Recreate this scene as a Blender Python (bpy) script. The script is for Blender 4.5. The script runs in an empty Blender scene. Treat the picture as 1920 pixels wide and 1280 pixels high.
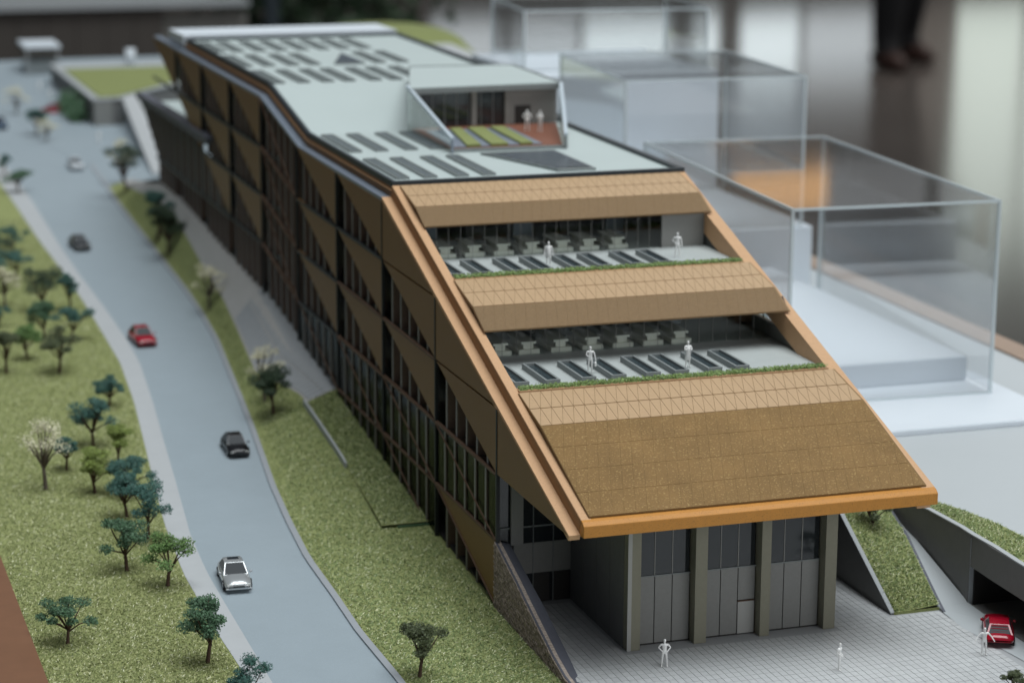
import bpy, bmesh, math, random
from mathutils import Vector, Matrix
import numpy as np
R = math.radians
random.seed(7); rng = np.random.default_rng(7)
SC = bpy.context.scene
COL = SC.collection

# ---------------------------------------------------------------- camera, world, lamps
cam_d = bpy.data.cameras.new("camera"); cam = bpy.data.objects.new("camera", cam_d); COL.objects.link(cam)
PITCH, YAW, ROLL = 0.2282, 0.3195, 0.0052
fw = Vector((math.sin(YAW)*math.cos(PITCH), math.cos(YAW)*math.cos(PITCH), -math.sin(PITCH)))
rt = Vector((math.cos(YAW), -math.sin(YAW), 0)); up = rt.cross(fw)
rt2 = rt*math.cos(ROLL)+up*math.sin(ROLL); up2 = up*math.cos(ROLL)-rt*math.sin(ROLL)
m3 = Matrix((rt2, up2, -fw)).transposed()
cam.matrix_world = Matrix.Translation((-43.844, -135.262, 50.198)) @ m3.to_4x4()
cam_d.sensor_width = 36; cam_d.lens = 4473.0/1920*36
cam_d.clip_start = 1; cam_d.clip_end = 9000
cam_d.dof.use_dof = True; cam_d.dof.focus_distance = 141; cam_d.dof.aperture_fstop = 0.088
SC.camera = cam
W = bpy.data.worlds.new("World"); SC.world = W; W.use_nodes = True
W.node_tree.nodes["Background"].inputs[0].default_value = (0.62, 0.70, 0.78, 1)
W.node_tree.nodes["Background"].inputs[1].default_value = 0.11
SC.view_settings.view_transform = 'Standard'; SC.view_settings.look = 'None'
SC.view_settings.exposure = 0; SC.view_settings.gamma = 1

def area(name, loc, target, sx, sy, power, col):
    d = bpy.data.lights.new(name, 'AREA'); d.shape = 'RECTANGLE'; d.size = sx; d.size_y = sy
    d.energy = power; d.color = col
    o = bpy.data.objects.new(name, d); COL.objects.link(o); o.location = loc
    o.rotation_euler = (Vector(target)-Vector(loc)).to_track_quat('-Z', 'Y').to_euler()
    return o
area("skylight_lamp", (95, -50, 620), (20, 30, 0), 470, 560, 4.6e6, (0.93, 0.98, 1.0))
area("hall_floor_fill", (1500, 1900, 900), (1400, 1900, -225), 1500, 1500, 1.5e7, (1.0, 0.98, 0.95))  # added fill light, brightens the hall floor
area("window_lamp", (330, -820, 230), (10, 0, 5), 760, 420, 1.9e6, (0.96, 0.98, 1.0))

# ---------------------------------------------------------------- materials
def mat(name, col, rough=0.6, var=0.0, vscale=2.0, bump=0.0, bscale=8.0, metal=0.0, speck=None, spec=0.4, island=0.0, coat=0.0):
    m = bpy.data.materials.new(name); m.use_nodes = True
    nt = m.node_tree; b = nt.nodes["Principled BSDF"]; L = nt.links.new
    b.inputs["Roughness"].default_value = rough; b.inputs["Metallic"].default_value = metal
    b.inputs["Specular IOR Level"].default_value = spec; b.inputs["Coat Weight"].default_value = coat
    b.inputs["Base Color"].default_value = (*col, 1)
    tc = nt.nodes.new("ShaderNodeNewGeometry"); src = None
    def rgbmul(a, fac_socket, lo, hi):
        mr = nt.nodes.new("ShaderNodeMapRange"); mr.inputs[3].default_value = lo; mr.inputs[4].default_value = hi
        L(fac_socket, mr.inputs[0])
        mx = nt.nodes.new("ShaderNodeVectorMath"); mx.operation = 'SCALE'
        if a is None: mx.inputs[0].default_value = col
        else: L(a, mx.inputs[0])
        L(mr.outputs[0], mx.inputs["Scale"]); return mx.outputs[0]
    if var > 0:
        n = nt.nodes.new("ShaderNodeTexNoise"); n.inputs["Scale"].default_value = vscale; n.inputs["Detail"].default_value = 6
        n.inputs["Roughness"].default_value = 0.65
        L(tc.outputs["Position"], n.inputs[0]); src = rgbmul(src, n.outputs[0], 1-var*1.6, 1+var*1.6)
    if island > 0:
        g = nt.nodes.new("ShaderNodeNewGeometry"); src = rgbmul(src, g.outputs["Random Per Island"], 1-island, 1+island)
    if speck:
        scol, sscale, amt = speck
        n = nt.nodes.new("ShaderNodeTexNoise"); n.inputs["Scale"].default_value = sscale; n.inputs["Detail"].default_value = 2
        L(tc.outputs["Position"], n.inputs[0])
        r = nt.nodes.new("ShaderNodeMapRange"); r.inputs[1].default_value = 0.56; r.inputs[2].default_value = 0.72
        r.inputs[4].default_value = amt; L(n.outputs[0], r.inputs[0])
        mx = nt.nodes.new("ShaderNodeMix"); mx.data_type = 'RGBA'; L(r.outputs[0], mx.inputs[0])
        if src is None: mx.inputs[6].default_value = (*col, 1)
        else: L(src, mx.inputs[6])
        mx.inputs[7].default_value = (*scol, 1); src = mx.outputs[2]
    if src is not None: L(src, b.inputs["Base Color"])
    if bump > 0:
        n = nt.nodes.new("ShaderNodeTexNoise"); n.inputs["Scale"].default_value = bscale; n.inputs["Detail"].default_value = 3
        L(tc.outputs["Position"], n.inputs[0])
        bp = nt.nodes.new("ShaderNodeBump"); bp.inputs["Strength"].default_value = bump; bp.inputs["Distance"].default_value = 0.1
        L(n.outputs[0], bp.inputs["Height"]); L(bp.outputs[0], b.inputs["Normal"])
    return m

def wave_mat(name, col, scale, direction, rough, strength, speck=None, var=0.15, vs=1.2):
    m = mat(name, col, rough, var, vs, speck=speck, spec=0.15)
    nt = m.node_tree; b = nt.nodes["Principled BSDF"]; L = nt.links.new
    tc = nt.nodes.new("ShaderNodeNewGeometry"); w = nt.nodes.new("ShaderNodeTexWave")
    w.bands_direction = direction; w.inputs["Scale"].default_value = scale; w.inputs["Distortion"].default_value = 1.2
    w.inputs["Detail"].default_value = 2; w.inputs["Detail Scale"].default_value = 4
    L(tc.outputs["Position"], w.inputs[0])
    bp = nt.nodes.new("ShaderNodeBump"); bp.inputs["Strength"].default_value = strength; bp.inputs["Distance"].default_value = 0.08
    L(w.outputs[1], bp.inputs["Height"]); L(bp.outputs[0], b.inputs["Normal"])
    return m

def glass_mat(name, tint, refl, rough=0.03, gcol=(1, 1, 1)):
    """thin sheet: lets light through with a tint, reflects by facing angle"""
    m = bpy.data.materials.new(name); m.use_nodes = True; nt = m.node_tree; nt.nodes.clear(); L = nt.links.new
    o = nt.nodes.new("ShaderNodeOutputMaterial"); mx = nt.nodes.new("ShaderNodeMixShader")
    t = nt.nodes.new("ShaderNodeBsdfTransparent"); t.inputs[0].default_value = (*tint, 1)
    g = nt.nodes.new("ShaderNodeBsdfGlossy"); g.inputs[0].default_value = (*gcol, 1); g.inputs[1].default_value = rough
    f = nt.nodes.new("ShaderNodeFresnel"); f.inputs[0].default_value = 1.5
    mm = nt.nodes.new("ShaderNodeMath"); mm.operation = 'MULTIPLY'; mm.inputs[1].default_value = refl; mm.use_clamp = True
    L(f.outputs[0], mm.inputs[0]); L(mm.outputs[0], mx.inputs[0]); L(t.outputs[0], mx.inputs[1]); L(g.outputs[0], mx.inputs[2])
    L(mx.outputs[0], o.inputs[0]); return m

def emit_mat(name, col, s):
    m = bpy.data.materials.new(name); m.use_nodes = True; b = m.node_tree.nodes["Principled BSDF"]
    b.inputs["Base Color"].default_value = (0.02, 0.02, 0.02, 1); b.inputs["Emission Color"].default_value = (*col, 1)
    b.inputs["Emission Strength"].default_value = s; return m

MT = dict(
    tile=mat("pale_tan_card", (0.475, 0.315, 0.175), 0.5, 0.07, 3, speck=((0.42, 0.27, 0.14), 20, 0.35)),
    joint=mat("scored_joint", (0.29, 0.185, 0.095), 0.8),
    joint2=mat("ribbed_joint", (0.22, 0.135, 0.055), 0.8),
    band=mat("fold_card", (0.195, 0.115, 0.046), 0.55, 0.1, 6, 0.5, 20, speck=((0.5, 0.36, 0.18), 26, 0.5)),
    ribbed=wave_mat("ribbed_gold_card", (0.258, 0.152, 0.056), 9, 'Y', 0.55, 0.4, ((0.60, 0.42, 0.18), 8, 0.5), 0.22, 0.35),
    frame=mat("tan_board", (0.60, 0.36, 0.195), 0.55, 0.06, 3, 0.15, 25, speck=((0.36, 0.19, 0.08), 14, 0.5)),
    fascia=mat("orange_board", (0.56, 0.245, 0.045), 0.5, 0.08, 2, 0.15, 25, speck=((0.28, 0.12, 0.03), 12, 0.55)),
    riser=mat("brown_board_edge", (0.34, 0.19, 0.09), 0.7, 0.12, 5),
    gold=mat("gold_panel_card", (0.22, 0.118, 0.043), 0.5, 0.08, 2, 0.2, 24, speck=((0.25, 0.14, 0.05), 18, 0.4)),
    fin=mat("brown_fin", (0.20, 0.135, 0.105), 0.6, 0.15, 4),
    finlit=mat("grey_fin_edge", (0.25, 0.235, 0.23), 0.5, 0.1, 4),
    black=mat("dark_metal", (0.03, 0.034, 0.037), 0.5, 0.15, 3),
    roofedge=mat("blue_black_edge", (0.028, 0.038, 0.045), 0.45, 0.1, 3),
    gutter=mat("blue_grey_gutter", (0.20, 0.235, 0.29), 0.35, 0.08, 1, spec=0.6),
    gutter2=mat("pale_blue_parapet", (0.50, 0.57, 0.62), 0.4),
    rail=mat("brown_rail", (0.13, 0.075, 0.048), 0.6),
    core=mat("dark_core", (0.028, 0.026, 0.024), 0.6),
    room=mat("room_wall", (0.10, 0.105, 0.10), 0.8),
    roof=mat("pale_roof", (0.475, 0.54, 0.53), 0.6, 0.025, 0.25),
    white=mat("white_board", (0.66, 0.71, 0.76), 0.6, 0.02, 0.3),
    whitefig=mat("white_plastic", (0.90, 0.895, 0.88), 0.45, 0.03, 4),
    kerbframe=mat("skylight_frame", (0.23, 0.25, 0.25), 0.55, 0.1, 4),
    skyglass=mat("skylight_glass", (0.20, 0.235, 0.22), 0.25, 0.2, 2, spec=0.6),
    troughglass=mat("trough_glass", (0.05, 0.068, 0.075), 0.2, 0.2, 2, spec=0.5),
    deck=wave_mat("grey_deck", (0.46, 0.49, 0.48), 1.35, 'X', 0.6, 0.25, None, 0.05, 1),
    reddeck=mat("red_brown_deck", (0.22, 0.085, 0.05), 0.6, 0.15, 3),
    bench=mat("bench_card", (0.82, 0.80, 0.73), 0.7, 0.05, 3),
    grey=mat("grey_wall_card", (0.25, 0.25, 0.235), 0.7, 0.06, 3, 0.1, 20),
    panel=mat("grey_panel_card", (0.25, 0.25, 0.238), 0.6, 0.07, 5, 0.1, 30),
    column=mat("olive_column", (0.25, 0.24, 0.18), 0.6, 0.07, 3),
    colside=mat("pale_column_edge", (0.40, 0.40, 0.38), 0.6),
    darkglass=mat("dark_glass", (0.018, 0.022, 0.025), 0.06, spec=0.7),
    paving=mat("paving_tile", (0.52, 0.53, 0.535), 0.6, 0.05, 1.1, island=0.05, speck=((0.3, 0.3, 0.31), 9, 0.25)),
    pavejoint=mat("paving_joint", (0.40, 0.41, 0.42), 0.8),
    road=mat("road_card", (0.315, 0.37, 0.405), 0.65, 0.045, 0.35, 0.08, 30, speck=((0.5, 0.6, 0.68), 16, 0.25)),
    walk=mat("sidewalk_card", (0.46, 0.475, 0.485), 0.7, 0.045, 0.5),
    kerb=mat("kerb_card", (0.33, 0.35, 0.375), 0.7, 0.05, 2),
    path=mat("path_card", (0.46, 0.45, 0.435), 0.7, 0.06, 0.6),
    slat=mat("path_slab", (0.37, 0.385, 0.40), 0.7, 0.08, 1.5, island=0.16),
    lawn=mat("flock_base", (0.28, 0.31, 0.12), 0.9, 0.16, 0.7, 0.8, 9, speck=((0.40, 0.42, 0.18), 5, 0.55)),
    lawnfar=mat("pale_flock", (0.24, 0.27, 0.10), 0.9, 0.1, 0.6, 0.6, 6),
    ground=mat("grey_base_board", (0.47, 0.50, 0.515), 0.65, 0.03, 0.12, 0.05, 20),
    concrete=mat("concrete_card", (0.17, 0.17, 0.165), 0.75, 0.07, 1.5),
    concretetop=mat("concrete_edge", (0.42, 0.44, 0.45), 0.7),
    brick=wave_mat("coursed_brown_stone", (0.46, 0.385, 0.33), 4.2, 'Z', 0.8, 0.9, ((0.34, 0.29, 0.25), 7, 0.5), 0.3, 4),
    stone=mat("rough_brown_stone", (0.32, 0.26, 0.22), 0.85, 0.2, 3, 0.4, 12, island=0.2),
    coping=mat("slate_coping", (0.11, 0.115, 0.14), 0.6, 0.1, 2),
    wood=mat("brown_wood", (0.20, 0.095, 0.05), 0.5, 0.12, 0.5),
    wood2=mat("pale_wood", (0.30, 0.205, 0.145), 0.5, 0.1, 0.3),
    acryl=glass_mat("clear_acrylic", (0.982, 0.986, 0.988), 0.5, 0.05),
    acedge=mat("acrylic_edge", (0.72, 0.80, 0.82), 0.25, 0.03, 1),
    clear=glass_mat("clear_glass", (0.93, 0.955, 0.945), 0.55, 0.04),
    glaze=glass_mat("facade_glass", (0.50, 0.53, 0.50), 0.20, 0.1),
    floor=mat("polished_stone", (0.13, 0.115, 0.105), 0.15, 0.2, 0.004, spec=0.75),
    wallbrown=mat("brown_wall_panel", (0.068, 0.058, 0.050), 0.6, 0.1, 0.05),
    wallpale=mat("pale_wall_panel", (0.24, 0.235, 0.215), 0.6, 0.06, 0.05),
    walldark=mat("dark_hall_wall", (0.07, 0.066, 0.062), 0.8),
    tyre=mat("tyre_rubber", (0.02, 0.02, 0.02), 0.8), rim=mat("wheel_rim", (0.5, 0.5, 0.5), 0.3, metal=0.8),
    carglass=mat("car_glass", (0.02, 0.025, 0.03), 0.3, spec=0.15), lamp=mat("headlamp_lens", (0.75, 0.75, 0.72), 0.1),
    tail=mat("tail_lamp", (0.35, 0.01, 0.01), 0.2),
    bark=mat("bark", (0.085, 0.05, 0.035), 0.9, 0.25, 6), barkgrey=mat("grey_bark", (0.13, 0.105, 0.085), 0.9, 0.25, 6),
    trousers=mat("dark_trousers", (0.012, 0.012, 0.014), 0.9), shoe=mat("brown_shoe", (0.05, 0.022, 0.016), 0.5),
    shirt=mat("grey_coat", (0.05, 0.05, 0.06), 0.9), skin=mat("skin", (0.55, 0.36, 0.27), 0.5),
)
LEAF = {k: mat("leaf_"+k, c, 0.65, 0.15, 1.5, island=0.4, spec=0.5) for k, c in dict(
    teal=(0.045, 0.125, 0.10), green=(0.07, 0.145, 0.075), lime=(0.20, 0.26, 0.055), olive=(0.075, 0.095, 0.04),
    bright=(0.12, 0.215, 0.06), cream=(0.66, 0.63, 0.45), dark=(0.028, 0.055, 0.024), hedge=(0.20, 0.29, 0.09)).items()}

# ---------------------------------------------------------------- helpers
class MB:
    def __init__(s): s.v = []; s.f = []
    def add(s, vs, fs):
        o = len(s.v); s.v += [tuple(p) for p in vs]; s.f += [tuple(i+o for i in f) for f in fs]; return s
    def box(s, a, b):
        (x0, y0, z0), (x1, y1, z1) = a, b
        return s.add([(x0,y0,z0),(x1,y0,z0),(x1,y1,z0),(x0,y1,z0),(x0,y0,z1),(x1,y0,z1),(x1,y1,z1),(x0,y1,z1)],
                     [(0,3,2,1),(4,5,6,7),(0,1,5,4),(1,2,6,5),(2,3,7,6),(3,0,4,7)])
    def prism(s, poly, ext):
        """closed polygon (3d points) swept by vector ext"""
        n = len(poly); e = Vector(ext); P = [Vector(p) for p in poly]
        nrm = Vector((0,0,0))
        for i in range(n): nrm += P[i].cross(P[(i+1) % n])
        if nrm.dot(e) > 0: P = P[::-1]
        vs = P+[p+e for p in P]
        fs = [tuple(range(n)), tuple(range(2*n-1, n-1, -1))]
        fs += [(i, n+i, n+(i+1) % n, (i+1) % n)[::1] for i in range(n)]
        fs[2:] = [(f[0], f[1], f[2], f[3]) for f in fs[2:]]
        return s.add(vs, fs)
    def yz(s, poly, x0, x1): return s.prism([(x0, y, z) for y, z in poly], (x1-x0, 0, 0))
    def xz(s, poly, y0, y1): return s.prism([(x, y0, z) for x, z in poly], (0, y1-y0, 0))
    def xy(s, poly, z0, z1): return s.prism([(x, y, z0) for x, y in poly], (0, 0, z1-z0))
    def tube(s, pts, rad, n=6, cap=True):
        P = [Vector(p) for p in pts]; rings = []
        for i, p in enumerate(P):
            d = (P[min(i+1, len(P)-1)]-P[max(i-1, 0)]).normalized()
            a = d.orthogonal().normalized(); b = d.cross(a); r = rad[i] if hasattr(rad, '__len__') else rad
            rings.append([p+(a*math.cos(2*math.pi*k/n)+b*math.sin(2*math.pi*k/n))*r for k in range(n)])
        vs = [q for r_ in rings for q in r_]
        fs = [(i*n+k, i*n+(k+1) % n, (i+1)*n+(k+1) % n, (i+1)*n+k) for i in range(len(P)-1) for k in range(n)]
        if cap: fs += [tuple(range(n))[::-1], tuple(range((len(P)-1)*n, len(P)*n))]
        return s.add(vs, fs)
    def mesh(s, name, m, smooth=False):
        me = bpy.data.meshes.new(name); me.from_pydata(s.v, [], s.f); me.update()
        ms = m if isinstance(m, (list, tuple)) else [m]
        for q in ms: me.materials.append(q)
        if smooth: me.polygons.foreach_set("use_smooth", [True]*len(me.polygons))
        return me
    def obj(s, name, m, parent=None, loc=(0,0,0), smooth=False, bevel=0, normals=True):
        me = s.mesh(name, m, smooth)
        if normals:
            bm = bmesh.new(); bm.from_mesh(me); bmesh.ops.recalc_face_normals(bm, faces=bm.faces)
            if bevel: bmesh.ops.bevel(bm, geom=[e for e in bm.edges if len(e.link_faces) == 2 and e.calc_face_angle(0) > 0.5], offset=bevel, segments=2, affect='EDGES', profile=0.5)
            bm.to_mesh(me); bm.free()
        return link(name, me, parent, loc)
def link(name, me, parent=None, loc=(0,0,0)):
    o = bpy.data.objects.new(name, me); COL.objects.link(o); o.location = loc
    if parent: o.parent = parent
    return o
def tag(o, label=None, cat=None, group=None, kind=None):
    if label: o["label"] = label
    if cat: o["category"] = cat
    if group: o["group"] = group
    if kind: o["kind"] = kind
    return o
def empty(name, loc=(0,0,0), rz=0.0, label=None, cat=None, group=None):
    o = bpy.data.objects.new(name, None); COL.objects.link(o); o.location = loc; o.rotation_euler.z = rz
    o.empty_display_size = 0.1
    return tag(o, label, cat, group)
def box(name, a, b, m, parent=None, bevel=0): return MB().box(a, b).obj(name, m, parent, bevel=bevel)
def struct(o): o["kind"] = "structure"; return o
def interp(x, tab):
    xs = [t[0] for t in tab]; return float(np.interp(x, xs, [t[1] for t in tab]))

# ---------------------------------------------------------------- terrain (left of the building)
def G(y): return 0.3+0.03*y
RRT = [(-60,-9.3),(-10.2,-9.42),(-2.3,-9.75),(3.9,-9.68),(11.3,-9.7),(18.6,-9.24),(26.8,-8.55),(40.1,-7.03),(50,-6.03),(58.6,-5.2),(68.3,-4.25),(78.5,-3.65),(87,-3.35),(97,-3.25),(107,-3.12),(119,-3.02),(131.5,-2.9),(142,-2.5),(155,-2.3),(170,-5.4),(207,-7.1),(246,-8.5)]
RLT = [(-60,-16.0),(-6.3,-16.31),(5.2,-16.36),(10.7,-16.34),(17.9,-16.0),(24.5,-15.35),(30.6,-14.75),(41.2,-13.75),(49.8,-12.9),(62.5,-11.85),(70.8,-11.65),(82.4,-11.7),(95.5,-11.95),(111,-12.03),(134,-11.8),(246,-13.5)]
LBT = [(-60,-17.5),(-5.7,-17.6),(-.2,-17.8),(10.6,-17.85),(20.5,-17.29),(30.2,-16.35),(38.7,-15.5),(51,-14.29),(63.1,-13.45),(76.4,-13.3),(86.7,-13.25),(100,-13.4),(113,-13.75),(133,-13.9),(246,-15.5)]
FT = [(-60,-1.5),(-40,-.9),(0,0),(13.6,.57),(41.6,4.05),(65,6.6),(105,8.4),(118,8.3),(128,6.8),(141,5.2),(250,8.0)]
def H(x, y):
    r = interp(y, RRT)+0.6
    if x <= r: return G(y)
    t = min(1, (x-r)/(0-r)) if r < -.1 else 1
    return G(y)+(interp(y, FT)-G(y))*t
YS = [-60+2*i for i in range(154)]
def sheet(name, left, right, m, dz=0.0, y0=-60, y1=246, nx=2, zf=None):
    ys = [y for y in YS if y0 < y < y1]; ys = [y0]+ys+[y1]; mb = MB(); vs = []; fs = []
    for y in ys:
        a, b = left(y), right(y)
        for k in range(nx+1):
            x = a+(b-a)*k/nx; vs.append((x, y, (zf or H)(x, y)+dz))
    n = nx+1
    for i in range(len(ys)-1):
        for k in range(nx): fs.append((i*n+k, i*n+k+1, (i+1)*n+k+1, (i+1)*n+k))
    return mb.add(vs, fs).obj(name, m, normals=False, smooth=True)
rr = lambda y: interp(y, RRT); rl = lambda y: interp(y, RLT); lb = lambda y: interp(y, LBT)
struct(sheet("lawn", lambda y: -28.8, lb, MT['lawn'], 0.02, nx=6, zf=lambda x, y: G(y)))
struct(sheet("sidewalk", lb, rl, MT['walk'], 0.05, zf=lambda x, y: G(y)))
struct(sheet("road", rl, rr, MT['road'], 0.0, zf=lambda x, y: G(y)))
def strip_box(name, la, lb_, m, y0, y1, h, zf):
    ys = [y0]+[y for y in YS if y0 < y < y1]+[y1]; vs = []; fs = []
    for y in ys:
        a, b = la(y), lb_(y); z = zf(y)
        vs += [(a, y, z-.3), (a, y, z+h), (b, y, z+h), (b, y, z-.3)]
    for i in range(len(ys)-1):
        for k in range(3): fs.append((i*4+k, i*4+k+1, i*4+k+5, i*4+k+4))
    fs += [(0,1,2,3), tuple(len(vs)-4+k for k in (3,2,1,0))]
    return MB().add(vs, fs).obj(name, m)
struct(strip_box("kerb", rr, lambda y: rr(y)+.42, MT['kerb'], -60, 155, 0.13, G))
PT = [(41.5,-2.2),(43.9,-2.36),(53.4,-3.74),(68.9,-2.4),(75.7,-1.9),(103,-.85),(141,-.8)]
struct(sheet("verge", lambda y: rr(y)+.4, lambda y: interp(y, PT)+.3 if y > 41.4 else (0.6 if y > 0 else 0.0), MT['lawn'], 0.06, -60, 141, nx=6))
struct(sheet("junction_plaza", lambda y: rr(y)-.2, lambda y: 60, MT['road'], 0.03, 141, 246, nx=10))
# footpath beside the facade
struct(sheet("footpath", lambda y: interp(y, PT), lambda y: .5, MT['path'], 0.10, 41.4, 141, nx=3))
pav = sheet("paved_path", lambda y: interp(y, PT)+.05, lambda y: .4, MT['path'], 0.13, 41.5, 69, nx=3); struct(pav)
sl_n = 34
for i in range(sl_n):
    ya = 41.7+i*27/sl_n; yb = ya+27/sl_n-.12; mb = MB()
    for (u0, u1) in ((.02, .46), (.49, .98)):
        P = []
        for y in (ya, yb):
            a = interp(y, PT)+.1; P += [(a+(.35-a)*u0, y), (a+(.35-a)*u1, y)]
        vs = [(x, y, H(x, y)+.125) for x, y in P]+[(x, y, H(x, y)+.19) for x, y in P]
        mb.add(vs, [(0,1,3,2),(4,5,7,6),(0,1,5,4),(1,3,7,5),(3,2,6,7),(2,0,4,6)])
    mb.obj("path_slab", MT['slat'], pav)
# raised lawn tray against the facade with a thin edge strip
TR = [(15.4,-3.3),(21.6,-3.0),(29,-2.66),(36.1,-2.53),(41.4,-2.45)]
struct(sheet("raised_lawn", lambda y: interp(y, TR), lambda y: .5, MT['lawn'], 0.13, 15.4, 41.4, nx=4, zf=lambda x, y: H(x, y)+.25*max(0, 1-abs(y-18)/8)))
struct(strip_box("lawn_edging", lambda y: interp(y, TR)-.16, lambda y: interp(y, TR), MT['concretetop'], 27, 41.3, .5, lambda y: H(interp(y, TR), y)))
box("lawn_step", (-2.2, 15.25, -.2), (.4, 15.36, .98), LEAF['green'])["kind"] = "structure"

# flocked grass fibres
def flock(name, regions, m, smin, smax):
    vs = []; 
    for n, xa, xb, ya, yb, zf, skip in regions:
        ys = ya+(yb-ya)*rng.uniform(0, 1, n)**(1.7 if yb-ya > 60 else 1.0); us = rng.uniform(0, 1, n)
        for y, u in zip(ys, us):
            a, b = xa(y), xb(y); x = a+(b-a)*u
            if skip and skip(x, y): continue
            z = zf(x, y); an = random.uniform(0, 6.28); L = random.uniform(smin, smax); w = .028
            dx, dy, dz = math.cos(an)*L, math.sin(an)*L, random.uniform(.02, .16)
            nx, ny = -math.sin(an)*w, math.cos(an)*w
            vs += [(x-nx, y-ny, z), (x+nx, y+ny, z+.03), (x+dx, y+dy, z+dz)]
    me = bpy.data.meshes.new(name); V = np.array(vs, dtype=np.float32); nt_ = len(V)//3
    me.vertices.add(len(V)); me.vertices.foreach_set("co", V.ravel()); me.loops.add(len(V))
    me.loops.foreach_set("vertex_index", np.arange(len(V), dtype=np.int32)); me.polygons.add(nt_)
    me.polygons.foreach_set("loop_start", np.arange(0, len(V), 3, dtype=np.int32)); me.update(calc_edges=True)
    me.materials.append(m); o = link(name, me); o["kind"] = "stuff"; return o
def fibre_mat(name, stops):
    m = mat(name, (.2, .2, .1), 0.7, spec=0.3); nt = m.node_tree
    g = nt.nodes.new("ShaderNodeNewGeometry"); r = nt.nodes.new("ShaderNodeValToRGB"); cr = r.color_ramp; cr.interpolation = 'LINEAR'
    while len(cr.elements) < len(stops): cr.elements.new(.5)
    for e, (p, c) in zip(cr.elements, stops): e.position = p; e.color = (*c, 1)
    nt.links.new(g.outputs["Random Per Island"], r.inputs[0]); nt.links.new(r.outputs[0], nt.nodes["Principled BSDF"].inputs["Base Color"]); return m
FIB = fibre_mat("flock_fibre", [(0,(.15,.185,.07)),(.5,(.285,.315,.125)),(.75,(.38,.40,.17)),(.9,(.58,.58,.31)),(1,(.85,.85,.62))])
FIBG = fibre_mat("flock_fibre_green", [(0,(.12,.18,.07)),(.5,(.24,.305,.12)),(.75,(.34,.385,.16)),(.9,(.56,.58,.31)),(1,(.85,.85,.62))])
tag(flock("grass", [(150000, lambda y: -28.7, lambda y: lb(y)-.1, -22, 125, lambda x, y: G(y)+.02, None)], FIB, .09, .25),
    "yellow green flock turf of the park strip left of the road", "grass")
tag(flock("grass", [(60000, lambda y: rr(y)+.5, lambda y: -.1, -22, 41, lambda x, y: H(x, y)+.06, lambda x, y: 15.4 < y < 41.4 and x > interp(y, TR)),
                    (9000, lambda y: rr(y)+.5, lambda y: interp(y, PT)-.1, 41, 130, lambda x, y: H(x, y)+.06, None),
                    (12000, lambda y: interp(y, TR)+.05, lambda y: -.1, 15.5, 41.3, lambda x, y: H(x, y)+.13+.25*max(0, 1-abs(y-18)/8), None)], FIBG, .09, .25),
    "green flock turf of the verge between road and gold building", "grass")

# ---------------------------------------------------------------- right side and front ground
# base board with an opening for the sunken court is built from pieces
struct(box("base_board", (-29, -60, -4), (60, 246, -2.6), MT['ground']))
wt = [(26.9, 26), (27.6, 8), (28.05, 1.5), (28.14, -.54), (28.52, -2.8), (28.68, -6.8), (28.62, -8.3), (33, -8.32), (33, -60)]  # top line of the right retaining wall
struct(MB().xy([(56, -60), (56, 246), (23.3, 246), (23.3, 26)]+wt, -2.6, 4.4).obj("ground", MT['ground']))
struct(box("ground_slab", (28.66, -60, 3.9), (33, -8.33, 4.4), MT["ground"]))
# lawn on the upper ground beside the wall
gl = [(28.6, 4.5), (29.3, 1.0), (29.77, -.41), (30.74, -2.97), (31.51, -6.47), (31.7, -9.64), (31.7, -40)]
gw = [(x+.3, y) for x, y in wt if -8 < y < 9]+[(28.9, -8.3), (28.8, -12), (28.75, -40)]
lawn_r = MB().xy(gl+gw[::-1], 4.42, 4.55).obj("lawn", MT['lawn']); struct(lawn_r)
wq = [p for p in wt if p[0] < 30 and p[1] > -9]+[(28.5, -11.8), (28.45, -16), (28.4, -60)]
def wt_x(y): return float(np.interp(y, [p[1] for p in wq[::-1]], [p[0] for p in wq[::-1]]))
gx = lambda y: float(np.interp(y, [p[1] for p in gl[::-1]], [p[0] for p in gl[::-1]]))
# retaining wall (thing) with garage opening
def ext_wall(pts, th, z0f, z1f, name, m, parent=None):
    mb = MB()
    vs = []
    for x, y in pts: vs += [(x, y, z0f(y)), (x, y, z1f(y)), (x+th, y, z1f(y)), (x+th, y, z0f(y))]
    fs = [(i*4+k, i*4+(k+1) % 4, i*4+4+(k+1) % 4, i*4+4+k) for i in range(len(pts)-1) for k in range(4)]
    fs += [(0,1,2,3), tuple(len(vs)-4+k for k in range(4))]
    return mb.add(vs, fs).obj(name, m, parent)
rw = empty("retaining_wall", (28.5, -6, 0), 0, "long grey retaining wall with pale top edge along the ramp", "wall")
def at(o, e): o.location = tuple(-c for c in e.location); o.parent = e; return o
def par(o, e):
    o.parent = e; o.location = (o.location[0]-e.location[0], o.location[1]-e.location[1], o.location[2]-e.location[2]); return o
wpts = [(wt_x(y)-.02, y) for y in (26, 17, 8, 1.5, -.54, -2.8, -5, -6.8, -8.3)]
par(ext_wall(wpts, .28, lambda y: -2.6, lambda y: 4.62, "wall", MT['concrete']), rw)
par(ext_wall([(x-.03, y) for x, y in wpts]+[(28.62, -11), (28.5, -14), (28.45, -18)], .36, lambda y: 4.62, lambda y: 4.70, "coping", MT['concretetop']), rw)
par(ext_wall([(28.66, -8.3), (28.55, -11), (28.5, -14), (28.4, -18)], .28, lambda y: 2.55, lambda y: 4.62, "lintel", MT['concrete']), rw)
par(box("garage_back", (32.7, -30, -.2), (32.95, -8.5, 3.9), MT['core']), rw)
par(box("garage_side", (28.9, -8.5, -.2), (32.95, -8.36, 3.9), MT['core']), rw)
struct(box("garage_floor", (28.5, -40, -.3), (33, -8.4, .02), MT['concrete']))
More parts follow.
